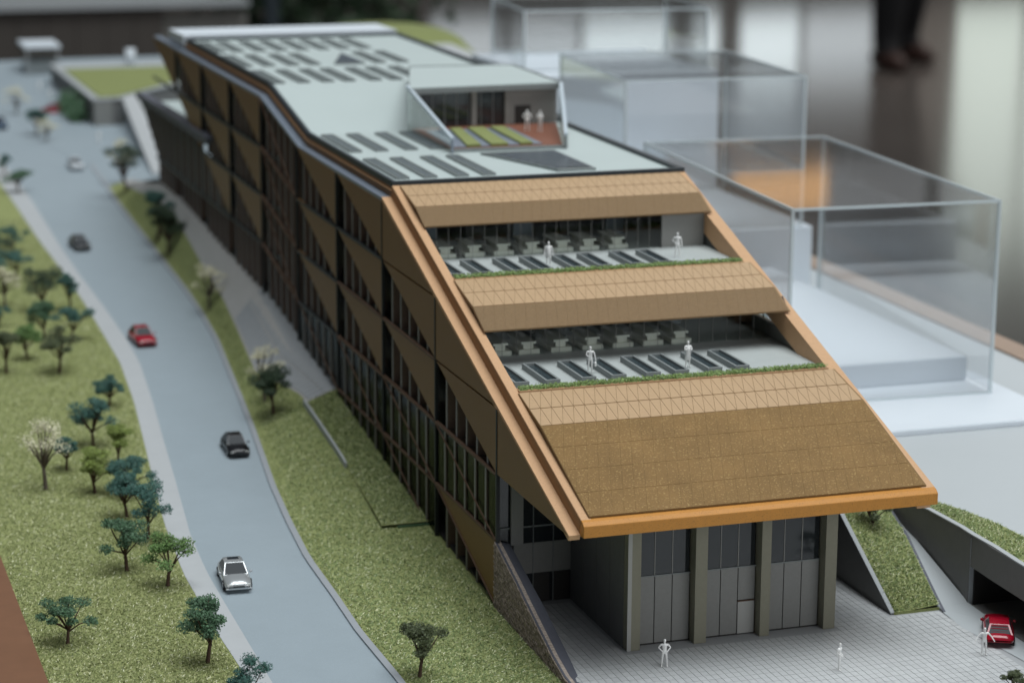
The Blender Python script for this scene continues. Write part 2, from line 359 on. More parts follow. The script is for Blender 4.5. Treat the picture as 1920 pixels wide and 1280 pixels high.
# ramp
struct(MB().add([(27.9,9,4.3),(27.75,1.8,3.5),(27.6,-1.5,2.2),(26.45,-8.4,.04),(26.2,-12,.02),(26.9,-18.5,.02),(27.5,-40,.02),
                 (27.8,9,4.3),(28.1,1.8,3.55),(28.3,-1.5,2.4),(28.65,-8.3,.14),(28.6,-12,.02),(28.5,-18.5,.02),(28.5,-40,.02)],
                [(i, i+7, i+8, i+1) for i in range(6)]).obj("ramp", MT['ground'], normals=False))
# garden wedge between the sloping dark wall and the ramp
gwall = empty("garden_wall", (23.1, -5, 0), 0, "dark triangular retaining wall with pale top edge beside the wing", "wall")
par(MB().yz([(-8.5,-.2),(-8.5,.06),(-1,4.3),(12,8),(12,-.2)], 23.1, 23.3).obj("wall", MT['concrete']), gwall)
par(MB().yz([(-8.55,.06),(-8.55,.13),(-1,4.38),(12,8.1),(12,8.0),(-1,4.3)], 23.07, 23.36).obj("edge", MT['concretetop']), gwall)
def gz(y): return float(np.interp(y, [-8.6, -1, 12], [.05, 4.1, 7.8]))
def gz2(y): return float(np.interp(y, [-8.6, -1.5, 2, 12], [.05, 2.6, 3.7, 4.5]))
def wedge(x, y): 
    t = (x-23.3)/(26.5-23.3); return gz(y)*(1-t)+(gz2(y)+.25)*t
wxr = lambda y: float(np.interp(y, [-8.6, -1.5, 2, 12], [26.4, 27.5, 27.7, 27.85]))
struct(sheet("garden_lawn", lambda y: 23.3, wxr, MT['lawn'], 0, -8.6, 12, nx=3, zf=lambda x, y: gz(y)+(gz2(y)+.3-gz(y))*(x-23.3)/(wxr(y)-23.3)))
box("garden_skirt", (23.3, -8.62, -.3), (26.45, -8.58, .16), MT['lawn'])["kind"] = "structure"
gkerb = sheet("garden_kerb", wxr, lambda y: wxr(y)+.18, MT['coping'], 0, -9.2, 12, nx=1, zf=lambda x, y: gz2(y)+.32 if y > -8.5 else .05); struct(gkerb)
tag(flock("grass", [(9000, lambda y: 23.35, lambda y: wxr(y)-.05, -8.6, 4, lambda x, y: gz(y)+(gz2(y)+.3-gz(y))*(x-23.3)/(wxr(y)-23.3), None),
                (7000, lambda y: wt_x(y)+.35, lambda y: gx(y)-.05, -16, 1, lambda x, y: 4.55, None)], FIBG, .09, .25),
    "green flock turf right of the building beside the ramp", "grass")
# plaza paving
plaza = MB().xy([(-.2,-40),(28.5,-40),(28.5,-8.3),(23.2,-8.5),(23.2,12),(.3,12),(.3,-1)], -2.6, -.02).obj("plaza", MT['pavejoint']); struct(plaza)
tw, tl = .44, .66
cells = []
for i in range(66):
    for j in range(48):
        x = .35+i*tw; y = -30+j*tl
        if x+tw > 26.6 and y < -8.6 or x+tw > 23.1 and y > -9: continue
        if x < max(.3, (-y-12.8)*.35) : continue
        if 5.0 < x+tw and x < 18.7 and y+tl > -9.9: continue
        if y > -.3: continue
        cells.append((x, y))
vis = [c for c in cells if c[1] > -19]
cam_p = Vector((-43.8, -135.3, 50))
vis.sort(key=lambda c: abs(c[0]-14)+abs(c[1]+14)*1.2)
near = set(vis[:300]); tm = MB().box((.012, .012, -.02), (tw-.022, tl-.022, .012)).mesh("paving_tile", MT['paving'])
rest = MB()
for c in cells:
    if c in near: link("paving_tile", tm, plaza, (c[0], c[1], random.uniform(-.003, .004)))
    else: rest.box((c[0]+.012, c[1]+.012, -.02), (c[0]+tw-.022, c[1]+tl-.022, .012+random.uniform(-.003, .004)))
rest.obj("paving", MT['paving'], plaza, normals=False)["kind"] = "stuff"
# stone wedge wall with dark coping beside the entrance
bw = empty("stone_wall", (0, -6, 0), 0, "sloping brown stone wedge wall with dark coping beside the entrance court", "wall")
prof = [(.15,4.35),(-4,3.04),(-5.5,2.5),(-8,1.66),(-10.9,.7),(-12.9,.2),(-15,.05)]
par(MB().yz([(.15,-1)]+prof+[(-15,-1)], -.15, .25).obj("wall", MT['brick']), bw)
sf = MB()
for i in range(44):
    y = -14.2+i*.325+random.uniform(-.05,.05)
    top = float(np.interp(y+.16, [q[0] for q in prof[::-1]], [q[1] for q in prof[::-1]]))
    k = 0
    while top-(k+1)*.17 > -.35 and k < 30:
        zt_ = top-k*.17; d = random.uniform(.01, .06); sl_ = float(np.interp(y+.33, [q[0] for q in prof[::-1]], [q[1] for q in prof[::-1]]))-float(np.interp(y, [q[0] for q in prof[::-1]], [q[1] for q in prof[::-1]]))
        off = (k % 2)*.15
        sf.prism([(-.15,y+off,zt_-sl_/2-.15),(-.15,y+off+.30,zt_+sl_/2-.15),(-.15,y+off+.30,zt_+sl_/2-.015),(-.15,y+off,zt_-sl_/2-.015)], (-d,0,0)); k += 1
so = sf.obj("stone_facing", MT['stone'], normals=False); par(so, bw); so["kind"] = "stuff"
cp = MB(); vs = []
for (y, z), w in zip(prof, (.8,.9,1.0,1.0,.95,.75,.6)): vs += [(-.12, y, z+.05), (.25+w*.8, y, z-.35*w), (.25+w*.8, y, -.3), (-.12, y, z-.3)]
cp.add(vs, [(i*4+k, i*4+(k+1) % 4, i*4+4+(k+1) % 4, i*4+4+k) for i in range(len(prof)-1) for k in range(4)]+[(0,1,2,3), tuple(len(vs)-4+k for k in range(4))])
par(cp.obj("coping", MT['coping']), bw)
# brown wooden edge of the table, left and right
tab = empty("display_table", (0, 90, -225), 0, "large display table with brown wooden edge carrying the whole model", "table")
par(box("edge_board", (-40, -70, -8), (-28.8, 250, 1.0), MT['wood']), tab)
par(box("edge_board", (56, -70, -6), (58.6, 250, 4.6), MT['wood2']), tab)
par(box("table_body", (-36, -66, -30), (56, 248, -4), MT['walldark']), tab)
for lx in (-30, 50):
    for ly in (-50, 230): par(box("leg", (lx-4, ly-4, -225), (lx+4, ly+4, -30), MT['walldark']), tab)

# ---------------------------------------------------------------- the model building
BLD = empty("building", (0, 0, 0), 0, "long architectural model building with sloping tan front, stepped terraces and gold triangle facade", "building")
Bw, z1, fh = 13.407, 4.434, 4.2716
def ramp(y): return float(np.interp(y, [52.6, 67], [0, 2.4]))
def Lz(j, y): return z1+(j-1)*fh+ramp(y)
def bpart(mb, name, m, **k): return mb.obj(name, m, BLD, **k)
def S(y, off=0.0): return (y-off*.3067, 22.6+(y-26.7)*.3220+off*.9518)
ZF = lambda y: interp(y, FT)
# dark core behind the facade, right wall, rear wall
bpart(MB().yz([(.2,-1),(.2,8.6),(-13.3,8.6),(26.8,21.6),(53,21.6),(67,24),(123,24),(85.5,11.9),(118,8.6),(118,4),(60,3)], 1.0, 1.15), "facade_core", MT['core'])
bpart(MB().yz([(12.6,-1),(12.6,17.6),(26.8,22.3),(52.6,22.3),(67,24.7),(112,24.7),(85,15),(85,-1)], 22.75, 23.05), "side_wall", MT['gold'])
bpart(MB().yz([(-13.4,8.75),(12.6,8.75),(12.6,14.75),(5.2,14.75),(-.5,13.3),(-13.4,9.1)], 22.75, 23.05), "side_wall", MT['gold'])
# roof deck and its dark edge
RP = [(26.9,22.4),(52.6,22.4),(67,24.8),(105,24.8)]
def ribbon(path, x0, x1, h, th=0):
    """closed band along a YZ path: from z to z+h"""
    mb = MB(); vs = []
    for y, z in path: vs += [(x0, y, z), (x0, y, z+h), (x1, y, z+h), (x1, y, z)]
    n = len(path)
    return mb.add(vs, [(i*4+k, i*4+(k+1) % 4, i*4+4+(k+1) % 4, i*4+4+k) for i in range(n-1) for k in range(4)]+[(0,1,2,3), tuple((n-1)*4+k for k in range(4))])
bpart(ribbon(RP, .95, 22.75, .2), "roof_deck", MT['roof'])
bpart(ribbon([(26.62,22.45)]+[(y, z+.05) for y, z in RP[1:]], .68, 1.02, .42), "roof_edge", MT['roofedge'], bevel=.03)
bpart(ribbon([(26.62,22.45)]+[(y, z+.05) for y, z in RP[1:]], 22.6, 23.1, .42), "roof_edge", MT['roofedge'], bevel=.03)
bpart(MB().box((1.022, 26.62, 22.44), (22.598, 26.95, 22.86)), "roof_edge", MT['roofedge'], bevel=.03)
bpart(MB().box((1.022, 104.7, 24.84), (22.598, 105.2, 25.3)), "roof_edge", MT['roofedge'], bevel=.03)
bpart(MB().yz([(105.25,24.4),(105.25,25.5),(113.5,25.4),(113.5,24.2)], .5, 22.9), "rear_ledge", MT['white'])
# side: silver gutter, brown riser with a thin tan line
GP = [(26.75,21.45),(52.6,21.45),(67,23.85),(119.5,23.85)]
bpart(ribbon(GP, -.05, .68, .28), "gutter", MT['gutter'], bevel=.04)
bpart(ribbon([(26.7,21.75),(52.6,21.75),(67,24.15),(105,24.15)], .7, .95, .72), "side_riser", MT['riser'])
bpart(ribbon([(26.7,22.16),(52.6,22.16),(67,24.56),(105,24.56)], .62, .698, .07), "trim_line", MT['frame'])
# slope frame: ledge, beams, fascia
def slope_prism(x0, x1, ya, yb, off0, off1):
    a, b, c, d = S(ya, off1), S(yb, off1), S(yb, off0), S(ya, off0); return MB().yz([a, b, c, d], x0, x1)
bpart(slope_prism(-.05, .66, -13.6, 26.6, -1.2, -.85), "slope_ledge", MT['frame'], bevel=.03)
bpart(slope_prism(.66, 1.28, -13.4, 26.6, -1.15, 0), "slope_beam", MT['frame'], bevel=.03)
bpart(slope_prism(.645, .662, -13.4, 26.55, -.84, -.06), "beam_side", MT['riser'])
bpart(slope_prism(22.2, 23.1, -13.4, 26.6, -1.5, 0), "slope_beam", MT['frame'], bevel=.03)
bpart(MB().yz([(-13.85,8.72),(-13.85,9.42),(-13.6,9.62),(-13.0,9.8),(-13.0,8.72)], .66, 23.1), "fascia", MT['fascia'], bevel=.04)
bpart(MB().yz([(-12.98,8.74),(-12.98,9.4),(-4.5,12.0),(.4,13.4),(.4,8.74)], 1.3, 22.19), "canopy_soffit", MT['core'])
# three canopy strips
NC = 30; X0, X1 = 1.18, 22.45; cw = (X1-X0)/NC
def tile_mesh(name, pts, th, m, shrink):
    c = sum((Vector(p) for p in pts), Vector())/len(pts); nrm = (Vector(pts[1])-Vector(pts[0])).cross(Vector(pts[2])-Vector(pts[0])).normalized()
    if nrm.z < 0 or (abs(nrm.z) < .05 and nrm.y > 0): pts = pts[::-1]; nrm = -nrm
    q = []
    for p in pts:
        d = Vector(p)-c; q.append(c+d*(1-shrink/max(d.length, .01)))
    n = len(q); mb = MB().add([p for p in q]+[p+nrm*th for p in q], [tuple(range(n))[::-1], tuple(range(n, 2*n))]+[(i, (i+1) % n, n+(i+1) % n, n+i) for i in range(n)])
    return mb
def strip(A, Fp, C, dark_rows, tri_objects):
    base = MB().yz([A, Fp, C, (C[0]+.02, C[1]-.07), (Fp[0]+.1, Fp[1]-.2), (A[0]+.1, A[1]-.3)], X0-.02, X1+.12)
    s = bpart(base, "canopy_strip", MT['joint'] if dark_rows == 1 else MT['joint2'], bevel=0)
    stuff = MB(); th = .035
    for r in range(2):
        a = [A[k]+(Fp[k]-A[k])*r/2 for k in (0, 1)]; b = [A[k]+(Fp[k]-A[k])*(r+1)/2 for k in (0, 1)]
        t1 = [(0, a[0], a[1]), (cw, a[0], a[1]), (0, b[0], b[1])]; t2 = [(cw, a[0], a[1]), (cw, b[0], b[1]), (0, b[0], b[1])]
        for t in (t1, t2):
            mb = tile_mesh("facade_tile", t, th, MT['tile'], .05)
            if tri_objects:
                me = mb.mesh("facade_tile", MT['tile'])
                for i in range(NC): link("facade_tile", me, s, (X0+i*cw, 0, 0))
            else:
                for i in range(NC): stuff.add([(x+X0+i*cw, y, z) for x, y, z in mb.v], mb.f)
    if not tri_objects: o = stuff.obj("facade_tile", MT['tile'], s, normals=False); o["kind"] = "stuff"
    mdark = MT['ribbed'] if dark_rows > 1 else MT['band']; nm = "ribbed_tile" if dark_rows > 1 else "fold_tile"
    for r in range(dark_rows):
        a = [Fp[k]+(C[k]-Fp[k])*r/dark_rows for k in (0, 1)]; b = [Fp[k]+(C[k]-Fp[k])*(r+1)/dark_rows for k in (0, 1)]
        me = tile_mesh(nm, [(cw, a[0], a[1]), (2*cw, a[0], a[1]), (cw, b[0], b[1]), (0, b[0], b[1])], th, mdark, .012).mesh(nm, mdark)
        for i in range(NC-1): link(nm, me, s, (X0+i*cw, 0, 0))
        e1 = tile_mesh(nm, [(0, a[0], a[1]), (cw, a[0], a[1]), (0, b[0], b[1])], th, mdark, .02).mesh(nm, mdark); link(nm, e1, s, (X0, 0, 0))
        e2 = tile_mesh(nm, [(cw, a[0], a[1]), (cw, b[0], b[1]), (0, b[0], b[1])], th, mdark, .02).mesh(nm, mdark); link(nm, e2, s, (X1-cw, 0, 0))
    return s
strip(S(26.4, .08), S(22.45, .5), S(20.15, .22), 1, False)
strip(S(13.2, .08), S(9.05, .5), S(6.5, .22), 1, True)
strip(S(-.45, .08), S(-4.6, .42), S(-13.3, .1), 4, True)
# terrace rooms: floor slab, ceiling, back wall, glass front, inner wall
for zf, y0, yg, yb, zc in ((13.85, -.3, 9.3, 20, 16.35), (18.2, 13.3, 20.7, 32, 20.75)):
    fl = bpart(MB().box((1.2, y0, zf-.5), (22.74, yb, zf)), "terrace_floor", MT['deck'])
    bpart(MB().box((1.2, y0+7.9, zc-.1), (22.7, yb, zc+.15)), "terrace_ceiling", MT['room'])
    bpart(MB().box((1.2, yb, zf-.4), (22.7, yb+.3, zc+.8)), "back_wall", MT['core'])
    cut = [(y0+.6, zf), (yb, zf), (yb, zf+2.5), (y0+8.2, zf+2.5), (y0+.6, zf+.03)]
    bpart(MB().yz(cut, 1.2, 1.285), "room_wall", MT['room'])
    right = 18.9 if zf > 15 else 22.2
    gl_ = bpart(MB().box((1.3, yg, zf+.002), (right, yg+.05, zc)), "glass_front", MT['clear'])
    n = 20 if zf > 15 else 21
    for i in range(1, n):
        x = 1.3+(right-1.3)*i/n
        box("mullion", (x-.014, yg-.03, zf+.003), (x+.014, yg-.005, zc-.12), MT['grey'], gl_)
    if zf > 15:
        bpart(MB().box((18.95, yg-.1, zf+.002), (22.2, yg+.2, zc)), "grey_wall", MT['panel'])
        bpart(MB().yz([(q, w+.002 if w == zf else w) for q, w in cut], 22.3, 22.7), "room_wall", MT['room'])
    else:
        bpart(MB().yz([(.9, zf+.002), (12.5, zf+.002), (12.5, zf+1.0), (3.6, zf+1.0)], 22.5, 22.74), "room_wall", MT['grey'])
    # dark equipment cupboards deep inside the room
    for i in range(5):
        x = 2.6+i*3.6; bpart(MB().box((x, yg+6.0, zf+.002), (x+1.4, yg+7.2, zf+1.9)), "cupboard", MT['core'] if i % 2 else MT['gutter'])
# triangular side window of the lower terrace
wv = bpart(MB().yz([(5.3,14.8),(12.5,14.8),(12.5,16.9),(9.5,16.9)], 22.86, 22.9), "side_window", MT['clear'])
for k in range(5): MB().tube([(22.8, 5.6+k*1.4, 14.85), (22.8, 8.3+k*.9, 16.9)], .05, 5).obj("glazing_bar", MT['black'], wv)
# framed skylights: one mesh per kind, copied
def skylight_mesh(w, l, h, t):
    mb = MB()
    mb.box((0,0,0),(w,t,h)).box((0,l-t,0),(w,l,h)).box((0,t,0),(t,l-t,h)).box((w-t,t,0),(w,l-t,h)); return mb
def add_skylights(pos, z, w, l, h, t, gz_, bars=0):
    fm = skylight_mesh(w, l, h, t).mesh("skylight", MT['kerbframe']); gm = MB().box((t, t, .02), (w-t, l-t, gz_)).mesh("pane", MT['skyglass'] if bars else MT['troughglass'])
    bmh = MB()
    for k in range(bars): bmh.box((t+(w-2*t)*(k+1)/(bars+1)-.03, t+.002, .021), (t+(w-2*t)*(k+1)/(bars+1)+.03, l-t-.002, h-.01))
    bme = bmh.mesh("glazing_bar", MT['gutter']) if bars else None
    for x, y in pos:
        o = link("skylight", fm, BLD, (x, y, z)); link("pane", gm, o)
        if bme: link("glazing_bar", bme, o)
add_skylights([(2.41-.98,1.05),(4.46-.98,1.05),(6.85-.98,1.05),(8.88-.98,1.05),(11.2-.98,1.05),(13.14-.98,1.05),(15.42-.98,1.05),(17.31-.98,1.05)], 13.86, .98, 4.7, .36, .15, .2)
add_skylights([(2.22-.98,14.1),(4.22-.98,14.1),(6.55-.98,14.1),(8.49-.98,14.1),(10.81-.98,14.1),(12.74-.98,14.1),(15.11-.98,14.1),(17.14-.98,14.1)], 18.21, .98, 4.5, .36, .15, .2)
xs_ = (1.6, 3.7, 6.1, 8.15)
add_skylights([(x, 28.8) for x in xs_], 22.61, 1.0, 9.5, .16, .09, .1, 2)
add_skylights([(x, 42.2) for x in xs_], 22.61, 1.0, 9.4, .16, .09, .1, 2)
xr_ = (1.3, 3.55, 5.7, 7.65, 10.0, 11.9)
add_skylights([(x, 67.3) for x in xr_], 25.01, 1.0, 9.4, .16, .09, .1, 1)
add_skylights([(14.1, 67.3)], 25.01, 1.0, 9.4, .16, .09, .1, 1)
add_skylights([(x, 80.4) for x in (1.3, 3.4, 5.7, 7.7, 14.0, 16.2)], 25.01, 1.0, 9.2, .16, .09, .1, 1)
add_skylights([(x, 93) for x in (1.4, 3.2, 5.4, 7.5, 9.65, 11.7, 13.8, 15.9)], 25.01, 1.0, 9, .16, .09, .1, 1)
def tri_skylight(poly, z):
    o = bpart(MB().xy(poly, z, z+.16), "skylight", MT['kerbframe']); c = Vector((sum(p[0] for p in poly), sum(p[1] for p in poly)))/len(poly)
    q = [tuple(c+(Vector(p)-c)*.93) for p in poly]; MB().xy(q, z+.165, z+.18).obj("pane", MT['troughglass'], o)
    ys = [p[1] for p in q]; y0, y1 = min(ys), max(ys)
    for k in range(1, 8):
        y = y0+(y1-y0)*k/8; xsx = []
        for i in range(len(q)):
            (xa, ya), (xb, yb) = q[i], q[(i+1) % len(q)]
            if (ya-y)*(yb-y) < 0: xsx.append(xa+(xb-xa)*(y-ya)/(yb-ya))
        if len(xsx) == 2: box("glazing_bar", (min(xsx), y-.05, z+.182), (max(xsx), y+.05, z+.215), MT['gutter'], o)
tri_skylight([(11.03,38.6),(16.99,38.4),(16.99,29.0),(14.03,29.0)], 22.61)
tri_skylight([(12.72,88.7),(9.86,80),(12.86,80)], 25.01)
# rooftop pavilion on the ramp
zt = 26.25
pv = bpart(MB().xy([(9.1,51.6),(22.1,52.1),(22.3,65.3),(13.2,66.2)], zt-.45, zt), "pavilion_roof", MT['roof'])
MB().xy([(9.1,51.4),(22.1,51.9),(22.1,52.09),(9.1,51.59)], zt-.5, zt-.06).obj("eaves", MT['kerbframe'], pv)
MB().xy([(22.15,51.9),(22.4,51.9),(22.6,65.4),(22.35,65.4)], zt-.5, zt+.06).obj("eaves", MT['kerbframe'], pv)
MB().xy([(13.2,66.22),(22.3,65.32),(22.3,65.6),(13.2,66.5)], zt-.5, zt+.06).obj("eaves", MT['kerbframe'], pv)
MB().yz([(40.2,22.62),(52.3,22.62),(52.3,26.1),(40.2,23.6)], 9.1, 9.2).obj("side_glass", MT['clear'], pv)
MB().yz([(39.9,23.58),(52.6,26.15),(52.6,26.4),(39.9,23.83)], 9.02, 9.3).obj("parapet", MT['gutter2'], pv)
MB().box((9.05,39.7,22.62),(9.2,39.9,23.7)).obj("post", MT['gutter'], pv)
rc = lambda t: (18.35+(22.05-18.35)*t, 40.0+(51.8-40.0)*t)
mb = MB(); a, b = rc(0), rc(1); mb.prism([(a[0],a[1],22.62),(b[0],b[1],22.62),(b[0],b[1],26.05),(a[0],a[1],23.6)], (.12,-.03,0)); mb.obj("side_glass", MT['clear'], pv)
mb = MB(); mb.prism([(a[0]-.1,a[1]-.3,23.6),(b[0],b[1],26.05),(b[0],b[1],26.3),(a[0]-.1,a[1]-.3,23.85)], (.3,-.06,0)); mb.obj("parapet", MT['gutter2'], pv)
MB().box((18.3,39.6,22.62),(18.5,39.8,23.65)).obj("post", MT['kerbframe'], pv)
MB().xy([(9.3,40.6),(18.3,40.2),(22.0,52.3),(9.3,52.3)], 22.62, 22.88).obj("terrace_deck", MT['reddeck'], pv)
MB().xy([(9.25,40.2),(18.3,39.8),(18.35,40.18),(9.3,40.58)], 22.62, 22.84).obj("deck_edge", MT['kerbframe'], pv)
for q in ([(9.4,40.7),(12.2,40.65),(15.0,49.6),(9.4,49.4)],): pass
def band4(xa0, xa1, xb0, xb1, name, m, h):
    MB().xy([(xa0,40.75),(xa1,40.7),(xb1,50.1),(xb0,50.1)], 22.9, 22.9+h).obj(name, m, pv)
band4(9.4, 10.55, 9.9, 12.0, "planter_edge", MT['gutter'], .06); band4(10.6, 11.75, 12.05, 12.95, "green_strip", MT['lawnfar'], .2)
band4(11.8, 12.55, 13.0, 13.5, "planter_edge", MT['gutter'], .06); band4(12.6, 14.0, 13.55, 14.9, "green_strip", MT['lawnfar'], .2)
band4(14.05, 14.95, 14.95, 15.4, "planter_edge", MT['gutter'], .06); band4(15.0, 16.0, 15.45, 16.6, "green_strip", MT['lawnfar'], .2)
band4(16.05, 16.8, 16.65, 17.1, "planter_edge", MT['gutter'], .06)
MB().box((9.3,52.6,22.6),(17.5,52.7,25.8)).obj("window", MT['darkglass'], pv)
for x in (14.6, 17.5): MB().box((x,52.3,22.88),(x+.45,52.6,25.8)).obj("column", MT['grey'], pv)
for k in range(7): MB().box((10.2+k*1.05,52.55,22.88),(10.26+k*1.05,52.598,25.8)).obj("mullion", MT['kerbframe'], pv)
MB().box((17.97,52.45,22.88),(22.1,52.7,25.8)).obj("wall", MT['panel'], pv)
MB().box((18.4,52.40,22.9),(19.75,52.445,24.4)).obj("door", MT['core'], pv)
# facade: gold triangles, fins, posts, rails, rods, glass
def gold_tri(k, r, lower):
    Y0, Y1 = k*Bw, (k+1)*Bw
    P = [(Y0,Lz(r,Y0)),(Y1,Lz(r+1,Y1)),(Y1,Lz(r,Y1))] if lower else [(Y0,Lz(r,Y0)),(Y0,Lz(r+1,Y0)),(Y1,Lz(r+1,Y1))]
    c = (sum(p[0] for p in P)/3, sum(p[1] for p in P)/3)
    P = [(c[0]+(p[0]-c[0])*.965, c[1]+(p[1]-c[1])*.955) for p in P]
    bpart(MB().yz(P, -.06, .14), "gold_panel", MT['gold'])
fin_cache = {}
def fins(k, r, lower_tri=True, n=6, m=None, floor=None, xo=0.0):
    Y0 = k*Bw
    for i in range(1, n):
        t = i/n; y = Y0+t*Bw; zb = Lz(r, y); zt_ = Lz(r+1, y)
        if lower_tri: zt_ = zb+(zt_-zb)*t
        if floor is not None: zb = max(zb, ZF(y)-.1)
        if zt_-zb < .4: continue
        h = round(zt_-zb-.1, 2)
        if h not in fin_cache: fin_cache[h] = MB().box((.12,-.13,0),(.85,.13,h)).mesh("fin", MT['fin'])
        f = link("fin", fin_cache[h], BLD, (xo, y, zb+.05))
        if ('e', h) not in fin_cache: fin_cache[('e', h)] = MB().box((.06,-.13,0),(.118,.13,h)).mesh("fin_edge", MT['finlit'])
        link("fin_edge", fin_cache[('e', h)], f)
def rod(k, r): 
    Y0, Y1 = k*Bw, (k+1)*Bw
    bpart(MB().tube([(-.1,Y0,Lz(r,Y0)),(-.1,Y1,Lz(r+1,Y1))], .055, 5), "rod", MT['rail'])
def pane(k, r, y1=None):
    Y0, Y1 = k*Bw+.1, (k+1)*Bw-.1
    P = [(Y0,max(Lz(r,Y0)+.1,ZF(Y0)-.2)),(Y0,Lz(r+1,Y0)-.1),(Y1,Lz(r+1,Y1)-.1),(Y1,max(Lz(r,Y1)+.1,ZF(Y1)-.2))]
    if P[3][1] > P[2][1]-.2: return
    bpart(MB().yz(P, .02, .05), "window_pane", MT['glaze'])
gold_tri(-1, 2, True); gold_tri(0, 3, True); gold_tri(1, 4, True)
GOLD = {0: (0, 2), 1: (2, 3), 2: (2, 3, 4), 3: (2, 3, 4), 5: (2, 3, 4), 6: (2, 3, 4), 7: (3, 4), 8: (4,)}
for k, rows in GOLD.items():
    for r in rows: gold_tri(k, r, False); fins(k, r, True) if not (k in (7, 8) and r == min(rows)) else None
for k in range(0, 4):
    fins(k, 1, False, floor=1, xo=-.13); rod(k, 1); pane(k, 1)
for k in (1, 2): fins(k, 0, False, floor=1, xo=-.13); pane(k, 0)
rod(0, 0); rod(1, 0)
for r in (1, 2, 3, 4):
    fins(4, r, False, floor=1); rod(4, r) if r > 1 else None
    y0, y1 = 4.1*Bw, 4.95*Bw
    zc_ = Lz(r, 5*Bw)-.2
    if zc_ > ZF(60)+1: bpart(MB().box((.1, 4.55*Bw, zc_-.2), (.7, 4.98*Bw, zc_)), "inset_beam", MT['black'])
for k in (5, 6, 7, 8): fins(k, 1, False, floor=1, xo=-.1)
for k in range(0, 9):
    y = k*Bw; zt_ = min(Lz(5, y)-.1, S(y, -1.2)[1]) if y < 26.5 else Lz(5, y)-.1
    zb = max(ZF(y)-.3, -.1) if k < 6 else Lz(k-4, y)
    bpart(MB().box((-.1, y-.09, zb), (.13, y+.09, zt_)), "post", MT['black'])
for r in range(1, 5):
    for k in range(0, 9):
        Y0, Y1 = k*Bw+.1, (k+1)*Bw-.1
        if r >= 3 and Y1 <= (r-3+1)*Bw and k < r-2: continue
        if k == 7 and r < 3 or k == 8 and r < 4: continue
        if Lz(r, Y1) < ZF(Y1)+.3: continue
        if k == 4:
            ys = [Y0, Y1]
            bpart(MB().yz([(Y0,Lz(r,Y0)-.09),(Y0,Lz(r,Y0)+.09),(Y1,Lz(r,Y1)+.09),(Y1,Lz(r,Y1)-.09)], -.14, .1), "rail", MT['rail'])
        else: bpart(MB().box((-.13, Y0, Lz(r, (Y0+Y1)/2)-.09), (.1, Y1, Lz(r, (Y0+Y1)/2)+.07)), "rail", MT['rail'] if k < 3 and r < 4 else MT['black'])
bpart(MB().yz([(-.15,-.4),(0,-.4),(41,3.4),(66,6),(100,7.6),(100,8.5),(66,6.9),(41,4.3),(14,.9),(-.15,.2)], .2, .95), "plinth_band", MT['core'])
# rear podium block leaning back
pd = bpart(MB().yz([(81,11.3),(93.6,15.6),(94,16.6),(129.5,16.2),(119,11.3)], -.02, .12), "podium_wall", MT['core'])
MB().yz([(90,16.62),(129.7,16.22),(129.7,16.9),(89,17.4)], -.5, .6).obj("coping", MT['coping'], pd)
for i in range(22):
    y = 84+i*1.9; za = 11.35 if y < 119 else 11.35+(y-119)*.47; zb_ = min(16.4, 11.2+(y-80.4)*.335)
    MB().box((-.16,y-.1,za),(-.021,y+.1,zb_)).obj("mullion", MT['finlit'] if i % 2 else MT['fin'], pd)
MB().box((-.2,80.5,11.0),(.12,119,11.3)).obj("rail", MT['black'], pd)
MB().yz([(98,15.6),(128.8,15.4),(128.8,15.9),(98,16.1)], -.019, 22.5).obj("podium_roof", MT['roof'], pd)
# entrance front under the canopy
en = bpart(MB().box((.3,.42,-.1),(5.05,.5,8.7)), "entrance_front", MT['darkglass'])
for i, (xa, xb) in enumerate(((.4,1.2),(1.26,2.46),(2.52,3.8),(3.86,5.0))):
    MB().box((xa,.34,1.95),(xb,.415,3.95)).obj("panel", MT['grey'], en)
    if i: MB().box((xa-.05,.3,-.02),(xa-.01,.4,8.6)).obj("mullion", MT['kerbframe'], en)
MB().box((.95,.1,3.98),(1.75,.33,8.6)).obj("column", MT['panel'], en)
for xa in (2.55, 3.9): MB().box((xa,.36,.02),(xa+1.05,.415,1.9)).obj("door", MT['core'], en)
MB().box((.3,.3,5.0),(5.0,.41,5.08)).obj("transom", MT['kerbframe'], en)
